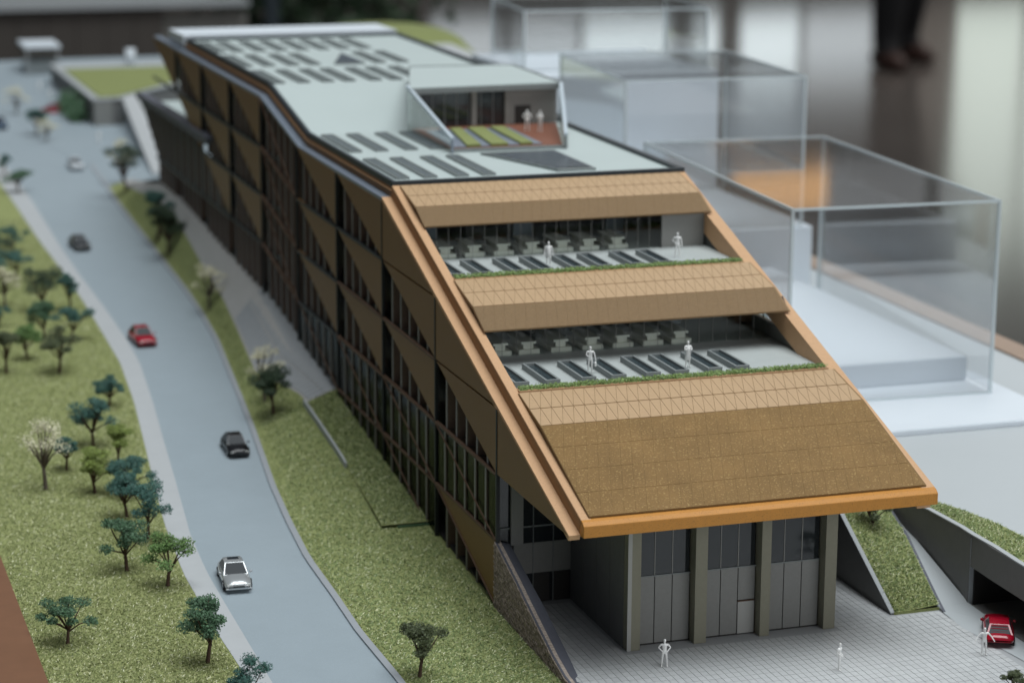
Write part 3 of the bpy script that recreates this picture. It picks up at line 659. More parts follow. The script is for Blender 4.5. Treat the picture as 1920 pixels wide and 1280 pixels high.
# front wing under the canopy
wg = bpart(MB().box((5.06,-8.6,-.1),(18.6,.4,8.72)), "wing_body", MT['core'])
for i in range(4): MB().box((5.0,-9.0+i*2.36,-.02),(5.055,-6.7+i*2.36,8.7)).obj("side_panel", MT['concrete'], wg)
for xa, xb in ((5.04,5.85),(9.35,10.12),(13.65,14.27),(17.9,18.66)):
    c_ = MB().box((xa,-9.68,0),(xb,-8.62,8.73)).obj("column", MT['column'], wg)
    if xa < 6: box("column_edge", (xa-.03,-9.72,0), (xa+.22,-9.682,8.72), MT['colside'], c_)
bays = ((5.9,9.3),(10.17,13.6),(14.32,17.85))
for bi, (xa, xb) in enumerate(bays):
    for i in range(3):
        p0 = xa+(xb-xa)*i/3+.03; p1 = xa+(xb-xa)*(i+1)/3-.03
        if bi == 1 and i == 2:
            MB().box((p0,-8.92,2.2),(p1,-8.7,4.25)).obj("panel", MT['panel'], wg)
            MB().box((p0,-8.95,.06),(p1,-8.7,2.08)).obj("door", MT['colside'], wg)
            MB().box((p0,-8.94,2.085),(p1,-8.8,2.14)).obj("door_head", MT['rail'], wg)
        else: MB().box((p0,-8.92,.08),(p1,-8.7,4.25)).obj("panel", MT['panel'], wg)
        MB().box((p0,-8.86,4.34),(p1,-8.72,8.7)).obj("window_pane", MT['darkglass'], wg)
        if i: MB().box((p0-.06,-8.9,4.34),(p0-.002,-8.8,8.7)).obj("mullion", MT['grey'], wg)
MB().box((5.9,-8.93,4.26),(17.85,-8.65,4.33)).obj("transom", MT['kerbframe'], wg)
MB().box((5.06,-8.9,-.05),(18.6,-8.61,.07)).obj("plinth", MT['core'], wg)
MB().box((18.61,-8.6,0),(18.72,.3,8.7)).obj("side_panel", MT['concrete'], wg)

# lab benches behind the terrace glass
bn_base = MB().box((-.72,0,0),(.72,3.2,.3)).mesh("seat", MT['bench']); bn_ped = MB().box((-.34,.22,.3),(.34,3.0,.66)).mesh("pedestal", MT['bench'])
bn_top = MB().box((-.52,.1,.66),(.52,3.1,.8)).mesh("table_top", MT['bench']); bn_end = MB().box((-.74,.5,.31),(-.4,2.7,.42)).mesh("cushion", MT['grey'])
ORD = ("first", "second", "third", "fourth", "fifth", "sixth", "last")
for tname, zf, yg, xs in (("lower", 13.86, 9.5, (3.3,5.25,7.5,9.7,11.86,14.0,16.05)), ("upper", 18.21, 21.0, (3.0,5.1,7.22,9.38,11.65,13.63,15.8))):
    for i, x in enumerate(xs):
        b = empty("work_bench", (x, yg, zf), 0, "%s work bench from the sloping gold frame behind the %s terrace glass" % (ORD[i], tname), "bench", "work benches behind the %s terrace glass" % tname)
        link("seat", bn_base, b); link("pedestal", bn_ped, b); link("table_top", bn_top, b)
# hedges on the terrace edges
def hedge(y, z, x0, x1, label):
    h = empty("hedge", ((x0+x1)/2, y, z), 0, label, "hedge", "hedges along the terrace edges")
    box("trough", (x0-(x0+x1)/2, -.32, -.12), (x1-(x0+x1)/2, .42, .1), MT['frame'], h)
    vs = []; fs = []
    for i in range(6500):
        c = Vector((random.uniform(x0+.05, x1-.05)-(x0+x1)/2, random.uniform(-.24, .4), random.uniform(.1, .36)*random.uniform(.6, 1)))
        a = Vector([random.gauss(0, 1) for _ in range(3)]).normalized(); b = a.orthogonal().normalized(); s = random.uniform(.04, .1)
        o = len(vs); vs += [c+a*s, c+b*s*.6, c-a*s, c-b*s*.6]; fs.append((o, o+1, o+2, o+3))
    f = MB().add(vs, fs).obj("foliage", LEAF['hedge'], h, normals=False); f["kind"] = "stuff"
hedge(-.05, 13.92, 1.3, 22.2, "low green hedge along the edge of the lower terrace")
hedge(13.5, 18.28, 1.3, 22.1, "low green hedge along the edge of the upper terrace")

# ---------------------------------------------------------------- model trees
def make_tree(x, y, z, h, w, kind, label, seed):
    rd = random.Random(seed)
    t = empty("tree", (x, y, z), rd.uniform(0, .6), label, "tree", "model trees on the flock turf")
    cream = kind == 'cream'; th = h*rd.uniform(.26, .36); r0 = .035+h*.021
    lean = Vector((rd.uniform(-.12, .12), rd.uniform(-.12, .12), 0))
    top = Vector((0, 0, th))+lean*h*.5
    tr = MB(); tr.tube([(0,0,-.15), (0,0,.08), tuple(Vector((0,0,th*.55))+lean*h*.2), tuple(top)], [r0*1.7, r0*1.15, r0, r0*.85], 7)
    n = rd.randint(8, 11) if not cream else rd.randint(11, 14); cl = []
    for i in range(n):
        a = i*2.4+rd.uniform(-.4, .4); u = rd.uniform(.3, 1.08) if i else 0.1
        zz = th+(h-th)*(rd.uniform(.3, .9) if u > .4 else rd.uniform(.65, .95)); zz -= (h-th)*.28*max(0, u-.7)
        p = Vector((math.cos(a)*u*w*.42, math.sin(a)*u*w*.42, zz)); cl.append(p)
        mid = top.lerp(p, .5)+Vector((rd.uniform(-.12, .12), rd.uniform(-.12, .12), rd.uniform(-.05, .15)))*h*.25
        tr.tube([tuple(top-Vector((0,0,th*rd.uniform(0,.25)))), tuple(mid), tuple(p)], [r0*.62, r0*.42, r0*.2], 5)
    tr.obj("trunk", MT['barkgrey'] if cream else MT['bark'], t, smooth=True)
    cr = MB(); per = 270 if not cream else 120
    extra = [p.lerp(q, .5)+Vector((0,0,rd.uniform(-.1,.2))) for p, q in zip(cl[::2], cl[1::2])] if not cream else []
    for p in cl+extra:
        r = rd.uniform(.14, .225)*(h*.5+w*.5)*(.85 if not cream else .8); sq = rd.uniform(.5, .75)
        for _ in range(per):
            v = Vector((rd.gauss(0,1), rd.gauss(0,1), rd.gauss(0,1))).normalized()*r*rd.uniform(.35, 1.08); v.z *= sq
            s = rd.uniform(.045, .1)*(.75 if cream else 1.0)*(h/3.4)**.5; c = p+v
            a = Vector((rd.gauss(0,1), rd.gauss(0,1), rd.gauss(0,1))).normalized(); b = a.orthogonal().normalized()
            o = len(cr.v); cr.v += [tuple(c+a*s), tuple(c+b*s*.6), tuple(c-a*s), tuple(c-b*s*.6)]; cr.f.append((o, o+1, o+2, o+3))
    cr.obj("crown", LEAF[kind], t, normals=False)
TREES = [
(-26.67,0.69,2.85,3.43,'green',"lone small dark green tree near the brown table edge at the bottom left"),
(-19.24,-4.49,3.93,2.91,'green',"upright dark green tree by the sidewalk edge below the silver car"),
(-18.31,-11.24,2.65,3.56,'teal',"teal tree cut off by the bottom edge beside the sidewalk"),
(-21.25,12.19,3.73,3.52,'green',"sage green tree with thin spread limbs left of the bright leafy tree"),
(-19.2,8.75,3.78,2.96,'bright',"bright green leaning tree beside the sidewalk level with the silver car"),
(-18.86,17.95,3.88,3.41,'teal',"dense teal tree overlapping the sage tree at the sidewalk"),
(-18.28,27.44,2.81,3.48,'teal',"two-tufted teal tree touching the sidewalk edge right of the round lime tree"),
(-20.83,28.53,3.4,3.22,'lime',"round yellow green tree with a straight trunk"),
(-24.05,30.32,5.14,4.0,'cream',"tall cream blossom tree with open forked limbs at the left"),
(-18.26,34.14,3.07,2.43,'lime',"olive lime tree between the round lime tree and the sidewalk"),
(-22.0,34.39,2.57,2.07,'teal',"tiny teal tree just behind the cream blossom tree"),
(-19.25,39.76,3.74,3.95,'teal',"wide teal tree behind the round lime tree"),
(-16.4,50.15,2.5,2.56,'teal',"thin teal tree beside the narrowing sidewalk"),
(-18.83,61.07,4.05,4.29,'olive',"dark olive tree with a forked trunk level with the red road car"),
(-20.87,66.04,2.96,2.74,'bright',"yellowish bright tree left of the forked olive tree"),
(-23.11,62.23,3.59,2.46,'olive',"olive tree cut by the left edge beside the yellowish tree"),
(-16.35,71.33,3.15,3.81,'teal',"flat teal tree just above the forked olive tree"),
(-17.19,82.59,4.16,4.29,'dark',"dense dark green tree with a broad crown on the left lawn"),
(-14.89,82.61,3.41,2.32,'teal',"sparse grey teal tree touching the broad dark tree"),
(-20.49,85.58,3.94,2.83,'cream',"whitish blossom tree at the left edge behind the broad dark tree"),
(-18.15,96.86,2.9,3.91,'teal',"teal tree above the whitish blossom tree at the left edge"),
(-16.91,109.4,2.37,3.45,'teal',"low teal tree at the left edge level with the dark grey car"),
(-21.9,78.3,1.83,2.31,'teal',"short teal tree half cut off by the left edge"),
(-12.69,139.73,2.53,3.98,'green',"blurred green tree at the far end of the left sidewalk"),
(-12.94,150.57,2.62,2.16,'teal',"blurred teal tree at the far left edge of the road"),
(-5.09,172.75,2.9,3.57,'cream',"pale yellowish sapling by the far road junction"),
(-5.71,177.43,3.58,3.13,'teal',"teal sapling behind the pale sapling at the junction"),
(-6.33,195.13,3.76,3.8,'cream',"farthest pale sapling along the road"),
(-4.73,42.45,3.84,4.1,'dark',"dark green tree on the verge at the end of the paved path"),
(-4.56,46.26,4.39,3.07,'cream',"cream blossom tree just behind the dark verge tree"),
(-2.74,78.01,4.21,3.35,'cream',"cream tree on the verge beside the plain footpath"),
(-2.33,100.98,5.17,3.62,'dark',"tall dark tree on the narrow verge near the facade"),
(-2.22,107.72,5.59,2.77,'teal',"teal tree rising behind the tall dark verge tree"),
(-1.2,133.8,5.7,4.4,'dark',"blurred dark tree at the far tip of the verge"),
(-.4,141.0,5.2,3.4,'cream',"blurred yellowish tree behind the dark tree at the verge tip"),
(-19.6,102.0,3.3,3.6,'dark',"dark green tree in the dense group at the left edge beside the low teal tree"),
(-21.2,92.0,3.6,3.6,'teal',"teal tree at the left edge just above the whitish blossom tree"),
(-18.6,72.5,3.4,3.0,'green',"sage green tree between the broad dark tree and the forked olive tree"),
(-19.5,22.8,3.2,2.8,'teal',"teal tree filling the gap between the dense teal tree and the round lime tree"),
(-7.94,-10.05,3.24,3.15,'olive',"olive brown tree on the near verge at the bottom of the picture")]
for i, (x, y, h, w, k, lab) in enumerate(TREES):
    z = H(x, y)+.04
    if 41.5 < y < 140 and x > interp(y, PT): z += .1
    make_tree(x, y, z, h, w, k, lab, 100+i*7)
make_tree(25.4, -1.1, 2.9, 2.6, 2.8, 'olive', "bare trunked tree on the garden slope behind the canopy corner", 777)
make_tree(23.7, -22.6, 0, 1.3, 1.6, 'olive', "low dark bush top at the bottom right of the plaza", 779)

# ---------------------------------------------------------------- cars
PAINT = dict(silver=mat("silver_paint", (0.55, 0.57, 0.58), 0.22, metal=0.5, coat=0.6), red=mat("red_paint", (0.36, 0.004, 0.02), 0.22, coat=0.7),
             black=mat("black_paint", (0.008, 0.008, 0.010), 0.25, coat=0.25), grey=mat("dark_grey_paint", (0.03, 0.033, 0.037), 0.3, coat=0.25),
             pale=mat("pale_grey_paint", (0.62, 0.66, 0.70), 0.3, coat=0.4), blue=mat("blue_paint", (0.01, 0.06, 0.13), 0.25, coat=0.6))
def loft(rings):
    n = len(rings[0]); mb = MB(); vs = [p for r in rings for p in r]
    fs = [(i*n+k, i*n+(k+1) % n, (i+1)*n+(k+1) % n, (i+1)*n+k) for i in range(len(rings)-1) for k in range(n)]
    fs += [tuple(range(n))[::-1], tuple(range((len(rings)-1)*n, len(rings)*n))]
    return mb.add(vs, fs)
def car(loc, rz, paint, label, group="model cars", sport=False, slats=False, name="car", s=1.0):
    c = empty(name, loc, rz, label, "car", group); P = PAINT[paint]; c.scale = (s, s, s)
    rings = []
    hb = .78 if not sport else .68
    for y, zt_, hw, zb in ((-2.25,.50,.66,.30),(-2.12,.62,.80,.24),(-1.6,hb-.04,.88,.22),(-.9,hb,.90,.22),(.2,hb+.04,.91,.22),(1.3,hb+.06,.90,.22),(1.95,hb+.04,.84,.26),(2.22,hb-.12,.72,.36)):
        rings.append([(-hw*.9,y,zb),(-hw,y,zb+.14),(-hw*.99,y,zt_-.16),(-hw*.86,y,zt_-.02),(-hw*.4,y,zt_+.035),(hw*.4,y,zt_+.035),(hw*.86,y,zt_-.02),(hw*.99,y,zt_-.16),(hw,y,zb+.14),(hw*.9,y,zb)])
    loft(rings).obj("body", P, c, smooth=True)
    ht = 1.38 if not sport else 1.15
    ya, yb, yc, yd = (-.85, -.15, 1.05, 1.75)
    def ring(y, z, hw): return [(-hw,y,z),(-hw*.7,y,z+.03),(hw*.7,y,z+.03),(hw,y,z)]
    # cabin: roof skin over pillars, glass set into the sides
    cab = MB(); B4 = [(-.78,ya,hb),(.78,ya,hb),(.78,yd,hb+.02),(-.78,yd,hb+.02)]; T4 = [(-.60,yb,ht),(.60,yb,ht),(.58,yc,ht-.02),(-.58,yc,ht-.02)]
    cab.add(B4+T4, [(0,1,5,4),(1,2,6,5),(2,3,7,6),(3,0,4,7)]); cab.obj("cabin", P, c, bevel=0)
    MB().add([(-.59,yb,ht),(.59,yb,ht),(.58,yc,ht-.02),(-.58,yc,ht-.02),(-.5,yb+.2,ht+.05),(.5,yb+.2,ht+.05),(.48,yc-.15,ht+.04),(-.48,yc-.15,ht+.04)],
             [(0,1,5,4),(1,2,6,5),(2,3,7,6),(3,0,4,7),(4,5,6,7)]).obj("roof", P, c, smooth=True)
    def glassq(name, a, b, d, e, inset, push):
        q = [Vector(p) for p in (a, b, d, e)]; cen = sum(q, Vector())/4; nr = (q[1]-q[0]).cross(q[3]-q[0]).normalized()
        if nr.dot(cen-Vector((0,.4,.9))) < 0: nr = -nr
        v = [cen+(p-cen)*inset+nr*push for p in q]+[cen+(p-cen)*inset+nr*(push-.02) for p in q]
        MB().add(v, [(0,1,2,3),(7,6,5,4)]+[(i,(i+1)%4,4+(i+1)%4,4+i) for i in range(4)]).obj(name, MT['carglass'], c)
    glassq("windscreen", B4[0], B4[1], T4[1], T4[0], .92, .015); glassq("rear_window", B4[2], B4[3], T4[3], T4[2], .84, .015)
    glassq("side_window", B4[1], B4[2], T4[2], T4[1], .82, .015); glassq("side_window", B4[3], B4[0], T4[0], T4[3], .82, .015)
    wm = MB().tube([(-.1,0,0),(.1,0,0)], .32, 16).mesh("wheel", MT['tyre']); rm = MB().tube([(-.106,0,0),(.106,0,0)], .19, 12).mesh("rim", MT['rim'])
    for sx in (-.82, .82):
        for sy in (-1.38, 1.38): w_ = link("wheel", wm, c, (sx, sy, .32)); link("rim", rm, w_)
    lm = MB().box((-.17,-.06,-.07),(.17,.06,.07)).mesh("headlight", MT['lamp']); tm_ = MB().box((-.17,-.04,-.06),(.17,.04,.06)).mesh("tail_light", MT['tail'])
    for sx in (-.55, .55): link("headlight", lm, c, (sx, -2.17, .50)); link("tail_light", tm_, c, (sx, 2.17, hb-.2))
    MB().box((-.36,-2.27,.36),(.36,-2.2,.48)).obj("grille", MT['black'], c)
    MB().box((-.82,-2.24,.22),(.82,-2.05,.33)).obj("bumper", P, c, bevel=.03)
    for sx in (-1, 1): MB().box((sx*.98-.09,-.72,hb+.02),(sx*.98+.09,-.58,hb+.16)).obj("mirror", P, c, bevel=.03)
    if label.startswith("silver"): MB().box((-.36,.3,ht+.045),(.36,.78,ht+.062)).obj("sunroof", MT['carglass'], c)
    if slats:
        for k in range(4): MB().box((-.5,yc+.12+k*.16,ht-.12-k*.13),(.5,yc+.2+k*.16,ht-.05-k*.13)).obj("slat", P, c)
    return c
def gcar(x, y, rz, paint, label, **k): return car((x, y, G(y)+.005), R(rz), paint, label, **k)
gcar(-15.0, 8.3, -4, 'silver', "silver saloon car with dark sunroof driving on the road toward the viewer")
gcar(-10.45, 69.5, 4, 'red', "red car in the road with pale windscreen")
gcar(-9.2, 35.8, -1, 'black', "black car close to the right kerb of the road", s=.92)
gcar(-10.2, 109, 5, 'grey', "blurred dark grey car on the far road behind the red one", s=.92)
gcar(-4.2, 153.5, 0, 'pale', "blurred pale grey car farthest along the road by the verge tip", s=.9)
gcar(-9.7, 185, 0, 'blue', "blurred dark blue car at the far left edge of the road")
car((-.9, 193.3, 6.2), R(90), 'red', "blurred red car parked sideways by the far dark shrub")
car((27.55, -14.0, 0.03), R(153), 'red', "red sports car with slatted rear by the garage opening", sport=True, slats=True)

# ---------------------------------------------------------------- white scale figures
def person(loc, rz, label, pose, m, scale=1.0, group="white scale figures", cat="person", coat=None, lr=1.0, dress=False):
    e = empty("person", loc, rz, label, cat, group); e.scale = (scale,)*3
    J = dict(pel=(0,0,.94), wai=(0,.01,1.08), che=(0,.0,1.30), nec=(0,.0,1.47), hd0=(0,-.01,1.56), hd1=(0,-.015,1.66), hd2=(0,0,1.74))
    J.update(sl=(-.19,0,1.40), sr=(.19,0,1.40), hl=(-.09,0,.90), hr=(.09,0,.90), kl=(-.11,-.02,.50), kr=(.11,-.02,.50), al=(-.12,.02,.09), ar=(.12,.02,.09), tl=(-.14,-.15,.035), tr=(.14,-.15,.035))
    J.update(el=(-.27,.02,1.14), er=(.27,.02,1.14), wl=(-.28,-.06,.90), wr=(.28,-.06,.90))
    J.update(pose)
    for s in ('l', 'r'):
        w = Vector(J['w'+s]); d = (w-Vector(J['e'+s])).normalized(); J['p'+s] = tuple(w+d*.07); side = d.cross(Vector((0,1,.2))).normalized()
        for k, (o, L) in enumerate(((-.03,.075),(-.01,.09),(.012,.085),(.032,.07))): J['f%d%s' % (k, s)] = tuple(w+d*(.07+L)+side*o+Vector((0,-.012,0)))
        J['th'+s] = tuple(w+d*.05+side*.055+Vector((0,-.02,0)))
    rad = dict(pel=.125, wai=.115, che=.145, nec=.06, hd0=.085, hd1=.098, hd2=.07, sl=.075, sr=.075, hl=.095, hr=.095, kl=.065, kr=.065, al=.045, ar=.045, tl=.035, tr=.035, el=.048, er=.048, wl=.036, wr=.036, pl=.036, pr=.036)
    names = list(J); idx = {n: i for i, n in enumerate(names)}
    E = [('pel','wai'),('wai','che'),('che','nec'),('nec','hd0'),('hd0','hd1'),('hd1','hd2')]
    for s in 'lr': E += [('che','s'+s),('s'+s,'e'+s),('e'+s,'w'+s),('w'+s,'p'+s),('pel','h'+s),('h'+s,'k'+s),('k'+s,'a'+s),('a'+s,'t'+s),('w'+s,'th'+s)]+[('p'+s,'f%d%s' % (k, s)) for k in range(4)]
    me = bpy.data.meshes.new("body"); me.from_pydata([J[n] for n in names], [(idx[a], idx[b]) for a, b in E], []); me.materials.append(m)
    o = link("body", me, e); rad = {k: v_*.92*(lr if k[0] in 'ka' and len(k) == 2 else 1) for k, v_ in rad.items()}; sk = o.modifiers.new("skin", 'SKIN'); sk.use_smooth_shade = True
    for n in names:
        r = rad.get(n, .010); me.skin_vertices[0].data[idx[n]].radius = (r*(1.25 if n in ('che','wai','pel') else 1), r*(.8 if n in ('che','wai') else 1)); me.skin_vertices[0].data[idx[n]].use_root = (n == 'pel')
    ss = o.modifiers.new("sub", 'SUBSURF'); ss.levels = 1; ss.render_levels = 1
    # nose and ears on the head
    MB().add([(0,-.125,1.615),(-.018,-.10,1.60),(.018,-.10,1.60),(0,-.10,1.65)], [(0,1,2),(0,2,3),(0,3,1)]).obj("nose", m, e)
    if coat or dress:
        zb = .62 if coat else .48; ringz = [(1.42,.16,.10),(1.2,.185,.125),(1.0,.18,.13),(zb,.215,.165)]
        loft([[(math.cos(a)*rx, math.sin(a)*ry, z) for a in [2*math.pi*k/12 for k in range(12)]] for z, rx, ry in ringz]).obj("coat" if coat else "skirt", m, e, smooth=True)
    return e
FIG = MT['whitefig']
hips = dict(el=(-.36,.06,1.18), wl=(-.18,-.08,1.02), er=(.36,.06,1.18), wr=(.18,-.08,1.02), kl=(-.13,0,.5), kr=(.13,0,.5), al=(-.16,.02,.09), ar=(.16,.02,.09), tl=(-.18,-.15,.035), tr=(.18,-.15,.035))
hipl = dict(el=(-.36,.06,1.18), wl=(-.18,-.08,1.02), al=(-.16,.02,.09), tl=(-.18,-.15,.035), ar=(.14,.02,.09), tr=(.2,-.14,.035))
fold = dict(el=(-.26,-.06,1.16), wl=(-.04,-.2,1.22), er=(.26,-.06,1.16), wr=(.05,-.21,1.19))
wide = dict(el=(-.40,-.02,1.18), wl=(-.52,-.12,1.0), er=(.40,-.02,1.18), wr=(.50,-.14,1.02))
slim = dict(el=(-.2,.1,1.16), wl=(-.12,-.1,1.02), er=(.2,.1,1.16), wr=(.1,-.12,1.0), kl=(-.06,-.04,.5), kr=(.06,.02,.5), al=(-.06,.0,.09), ar=(.06,.08,.09), tl=(-.06,-.17,.035), tr=(.06,-.09,.035))
bagp = dict(el=(-.27,-.04,1.16), wl=(-.10,-.2,1.08), er=(.29,0,1.14), wr=(.33,-.06,.88))
yaw0 = -.3
person((6.2,-12.75,.012), yaw0, "white figure with both hands on hips before the left glazed bay of the wing", hips, FIG)
person((15.7,-16.45,.012), yaw0+1.0, "slim white figure standing sideways alone on the paved plaza", slim, FIG)
person((25.1,-16.65,.012), yaw0, "white figure with arms held out near the red sports car", wide, FIG)
person((7.32,3.5,13.86), yaw0, "white figure carrying a bag among the lower terrace skylights", bagp, FIG)
person((13.85,3.05,13.86), yaw0+.3, "white figure in a skirt with folded arms on the lower terrace", fold, FIG, dress=True)
person((8.92,16.35,18.21), yaw0, "white figure in a long coat on the upper terrace", {}, FIG, coat=True)
person((18.7,17.0,18.21), yaw0, "white figure with one hand on hip before the grey upper terrace wall", hipl, FIG)
person((18.05,48.2,22.885), yaw0, "blurred white figure with bent arms on the rooftop pavilion deck, left one", hips, FIG)
person((18.9,47.4,22.885), yaw0-.4, "blurred white figure on the rooftop pavilion deck nearest the right parapet", fold, FIG)
for (x, y, z, lb_) in ((-.45,204,7.0,"blurred white figure between the kiosk and the far red car"), (-.85,212,7.0,"blurred white figure farthest away beside the glass kiosk"), (.6,166,9.4,"blurred white figure on the far grey plaza near the tree tip")):
    person((x, y, H(x, y)+.04), yaw0, lb_, slim, FIG)
bg = empty("bag", (7.32+.33*math.cos(yaw0), 3.5+.33*math.sin(yaw0)-.02, 13.86+.44), yaw0, "small white bag in the hand of the lower terrace figure", "bag")
MB().box((-.06,-.17,0),(.06,.15,.26)).obj("pouch", FIG, bg, bevel=.03); MB().tube([(0,-.1,.25),(0,-.06,.36),(0,.04,.36),(0,.08,.25)], .012, 5).obj("handle", FIG, bg)

# ---------------------------------------------------------------- far end of the model
an = empty("annex", (8, 196, 6), 0, "low far annex with pale green flat roof and grey brown walls", "building")
def aobj(mb, n, m, **k): return par(mb.obj(n, m, **k), an)
aobj(MB().xy([(2.1,180.2),(5.9,180.3),(5.9,182),(19,198),(19,222),(2.1,222)], 4, 9.6), "wall", MT['concrete'])
aobj(MB().xy([(1.9,180),(6.1,180.1),(6.1,181.8),(19.2,197.8),(19.2,222.2),(1.9,222.2)], 9.6, 9.85), "roof_edge", MT['concretetop'])
aobj(MB().xy([(3.0,181.2),(5.4,181.2),(17.5,198),(17.5,214),(2.9,214)], 9.86, 10.0), "green_roof", MT['lawnfar'])
aobj(MB().box((2.2,180.05,4),(4.6,180.19,9.55)), "wall_panel", MT['panel'])
aobj(MB().tube([(13.35,218.3,9.86),(13.35,218.3,12.2)], .75, 14), "chimney", MT['white'], smooth=True)
sh = empty("shrub", (.6, 190, 6.1), 0, "dark green clipped shrub against the far annex wall", "shrub")
cr = MB()
for i in range(1500):
    c = Vector((random.gauss(0,.6), random.uniform(-7,8), abs(random.gauss(0,1.2))+.2)); a = Vector([random.gauss(0,1) for _ in range(3)]).normalized()*.3; b = a.orthogonal().normalized()*.2
    o = len(cr.v); cr.v += [tuple(c+a), tuple(c+b), tuple(c-a), tuple(c-b)]; cr.f.append((o,o+1,o+2,o+3))
cr.obj("foliage", LEAF['green'], sh, normals=False); MB().tube([(0,0,-.3),(0,0,1)], .15, 6).obj("trunk", MT['bark'], sh)
kk = empty("kiosk", (2, 232, 7.5), 0, "small far glass kiosk with a flat white roof", "kiosk")
def kobj(mb, n, m, **k): return par(mb.obj(n, m, **k), kk)
kobj(MB().box((-.8,229,11.4),(4.6,238,11.9)), "roof", MT['white']); kobj(MB().box((-.5,229.4,6.5),(4.3,237,11.39)), "glass_wall", MT['clear'])
kobj(MB().box((-.4,229.6,6.5),(4.2,236.8,9.2)), "base_wall", MT['slat'])
for x in (-.4, 4.2): kobj(MB().box((x-.1,229.2,6.5),(x+.1,229.38,11.39)), "post", MT['concretetop'])
rmp = MB().add([(6.3,184,9.9),(8.6,187,9.9),(6.0,143,5.7),(3.4,143,5.6),(6.3,184,9.2),(8.6,187,9.2),(6.0,143,4.9),(3.4,143,4.8)], [(0,1,2,3),(7,6,5,4),(0,3,7,4),(1,5,6,2),(2,6,7,3),(0,4,5,1)]).obj("side_ramp", MT['walk']); struct(rmp)
hl = []
hx = [30+2.5*i for i in range(13)]; hy = [168+6*i for i in range(14)]
for y in hy:
    for x in hx: hl.append((x, y, 8.5+6.5*max(0, math.sin((x-30)/30*2.0))*min(1, (y-168)/35)*math.exp(-((y-214)/40)**2)))
nx_ = len(hx)
struct(MB().add(hl, [(j*nx_+i, j*nx_+i+1, (j+1)*nx_+i+1, (j+1)*nx_+i) for j in range(len(hy)-1) for i in range(nx_-1)]).obj("hill", MT['lawnfar'], normals=False, smooth=True))
pth = [(33,222),(42,205),(49,196),(56,196),(60,190)]
hz = lambda x, y: 8.5+6.5*max(0, math.sin((x-30)/30*2.0))*min(1, (y-168)/35)*math.exp(-((y-214)/40)**2)
pm = []
for (x, y) in pth: pm += [(x-1, y-3, hz(x-1, y-3)+.35), (x+1, y+3, hz(x+1, y+3)+.35)]
struct(MB().add(pm, [(2*i, 2*i+2, 2*i+3, 2*i+1) for i in range(4)]).obj("hill_path", MT['walk'], normals=False))

# ---------------------------------------------------------------- acrylic cases on white plinths
def plinth(name, x0, y0, x1, y1, za, zb, label, rz=0):
    c = empty(name, ((x0+x1)/2, (y0+y1)/2, za), rz, label, "plinth", "white plinths of the display cases")
    hx_, hy_ = (x1-x0)/2, (y1-y0)/2
    MB().box((-hx_,-hy_,0),(hx_,hy_,zb-za)).obj("block", MT['white'], c, bevel=.06)
    MB().box((-hx_+.15,-hy_+.15,zb-za+.002),(hx_-.15,hy_-.15,zb-za+.02)).obj("top_sheet", MT['white'], c); return c
def case(cx, cy, z, lx, ly, h, rz, label):
    c = empty("display_case", (cx, cy, z), rz, label, "display case", "clear acrylic display cases"); t = .24; X, Y = lx/2, ly/2
    def pane_(a, b): MB().box(a, b).obj("pane", MT['acryl'], c)
    pane_((-X+t,-Y,t),(X-t,-Y+.06,h-t)); pane_((-X+t,Y-.06,t),(X-t,Y,h-t)); pane_((-X,-Y+t,t),(-X+.06,Y-t,h-t)); pane_((X-.06,-Y+t,t),(X,Y-t,h-t))
    pane_((-X+t,-Y+t,h-.06),(X-t,Y-t,h))
    e = MT['acryl2']
    for sx in (-1, 1):
        for sy in (-1, 1): MB().box((sx*X-(t if sx > 0 else 0), sy*Y-(t if sy > 0 else 0), 0),(sx*X+(0 if sx > 0 else t), sy*Y+(0 if sy > 0 else t), h)).obj("edge", e, c)
        MB().box((-X+t, sx*Y-(t if sx > 0 else 0), h-t*.8),(X-t, sx*Y+(0 if sx > 0 else t), h)).obj("edge", e, c)
        MB().box((sx*X-(t if sx > 0 else 0), -Y+t, h-t*.8),(sx*X+(0 if sx > 0 else t), Y-t, h)).obj("edge", e, c)
        MB().box((-X+t, sx*Y-(t if sx > 0 else 0), 0),(X-t, sx*Y+(0 if sx > 0 else t), .14)).obj("edge", e, c)
    return c
def edge_mat():
    m = mat("cast_acrylic_edge", (.80,.86,.88), .15, spec=.6); nt = m.node_tree; o = nt.nodes["Material Output"]
    t = nt.nodes.new("ShaderNodeBsdfTransparent"); t.inputs[0].default_value = (.88,.92,.93,1); x = nt.nodes.new("ShaderNodeMixShader"); x.inputs[0].default_value = .55
    nt.links.new(t.outputs[0], x.inputs[1]); nt.links.new(nt.nodes["Principled BSDF"].outputs[0], x.inputs[2]); nt.links.new(x.outputs[0], o.inputs[0]); return m
MT['acryl2'] = edge_mat()
plinth("plinth", 28.9, 14.7, 49.4, 64.8, 4.41, 4.82, "broad low white base slab under the nearest acrylic case")
plinth("plinth", 33.5, 27, 47.6, 64.2, 4.85, 6.75, "raised white plinth inside the nearest acrylic case")
plinth("plinth", 33.0, 65.4, 52.2, 102.6, 4.41, 10.2, "tall white plinth directly behind the nearest acrylic case")
plinth("plinth", 37.5, 103, 58.5, 126, 4.41, 20.4, "tallest white plinth at the back under the farthest case")
case(39.9, 40.6, 4.83, 17.0, 35.2, 15.1, R(-3.2), "nearest clear acrylic box with bright edges right of the sloping front")
case(43.3, 77.5, 10.22, 17.6, 22.5, 14.1, R(-4), "middle acrylic box behind the nearest one")
case(48.6, 114.5, 20.42, 20.6, 17, 6.6, R(-6), "farthest acrylic box at the top of the picture")

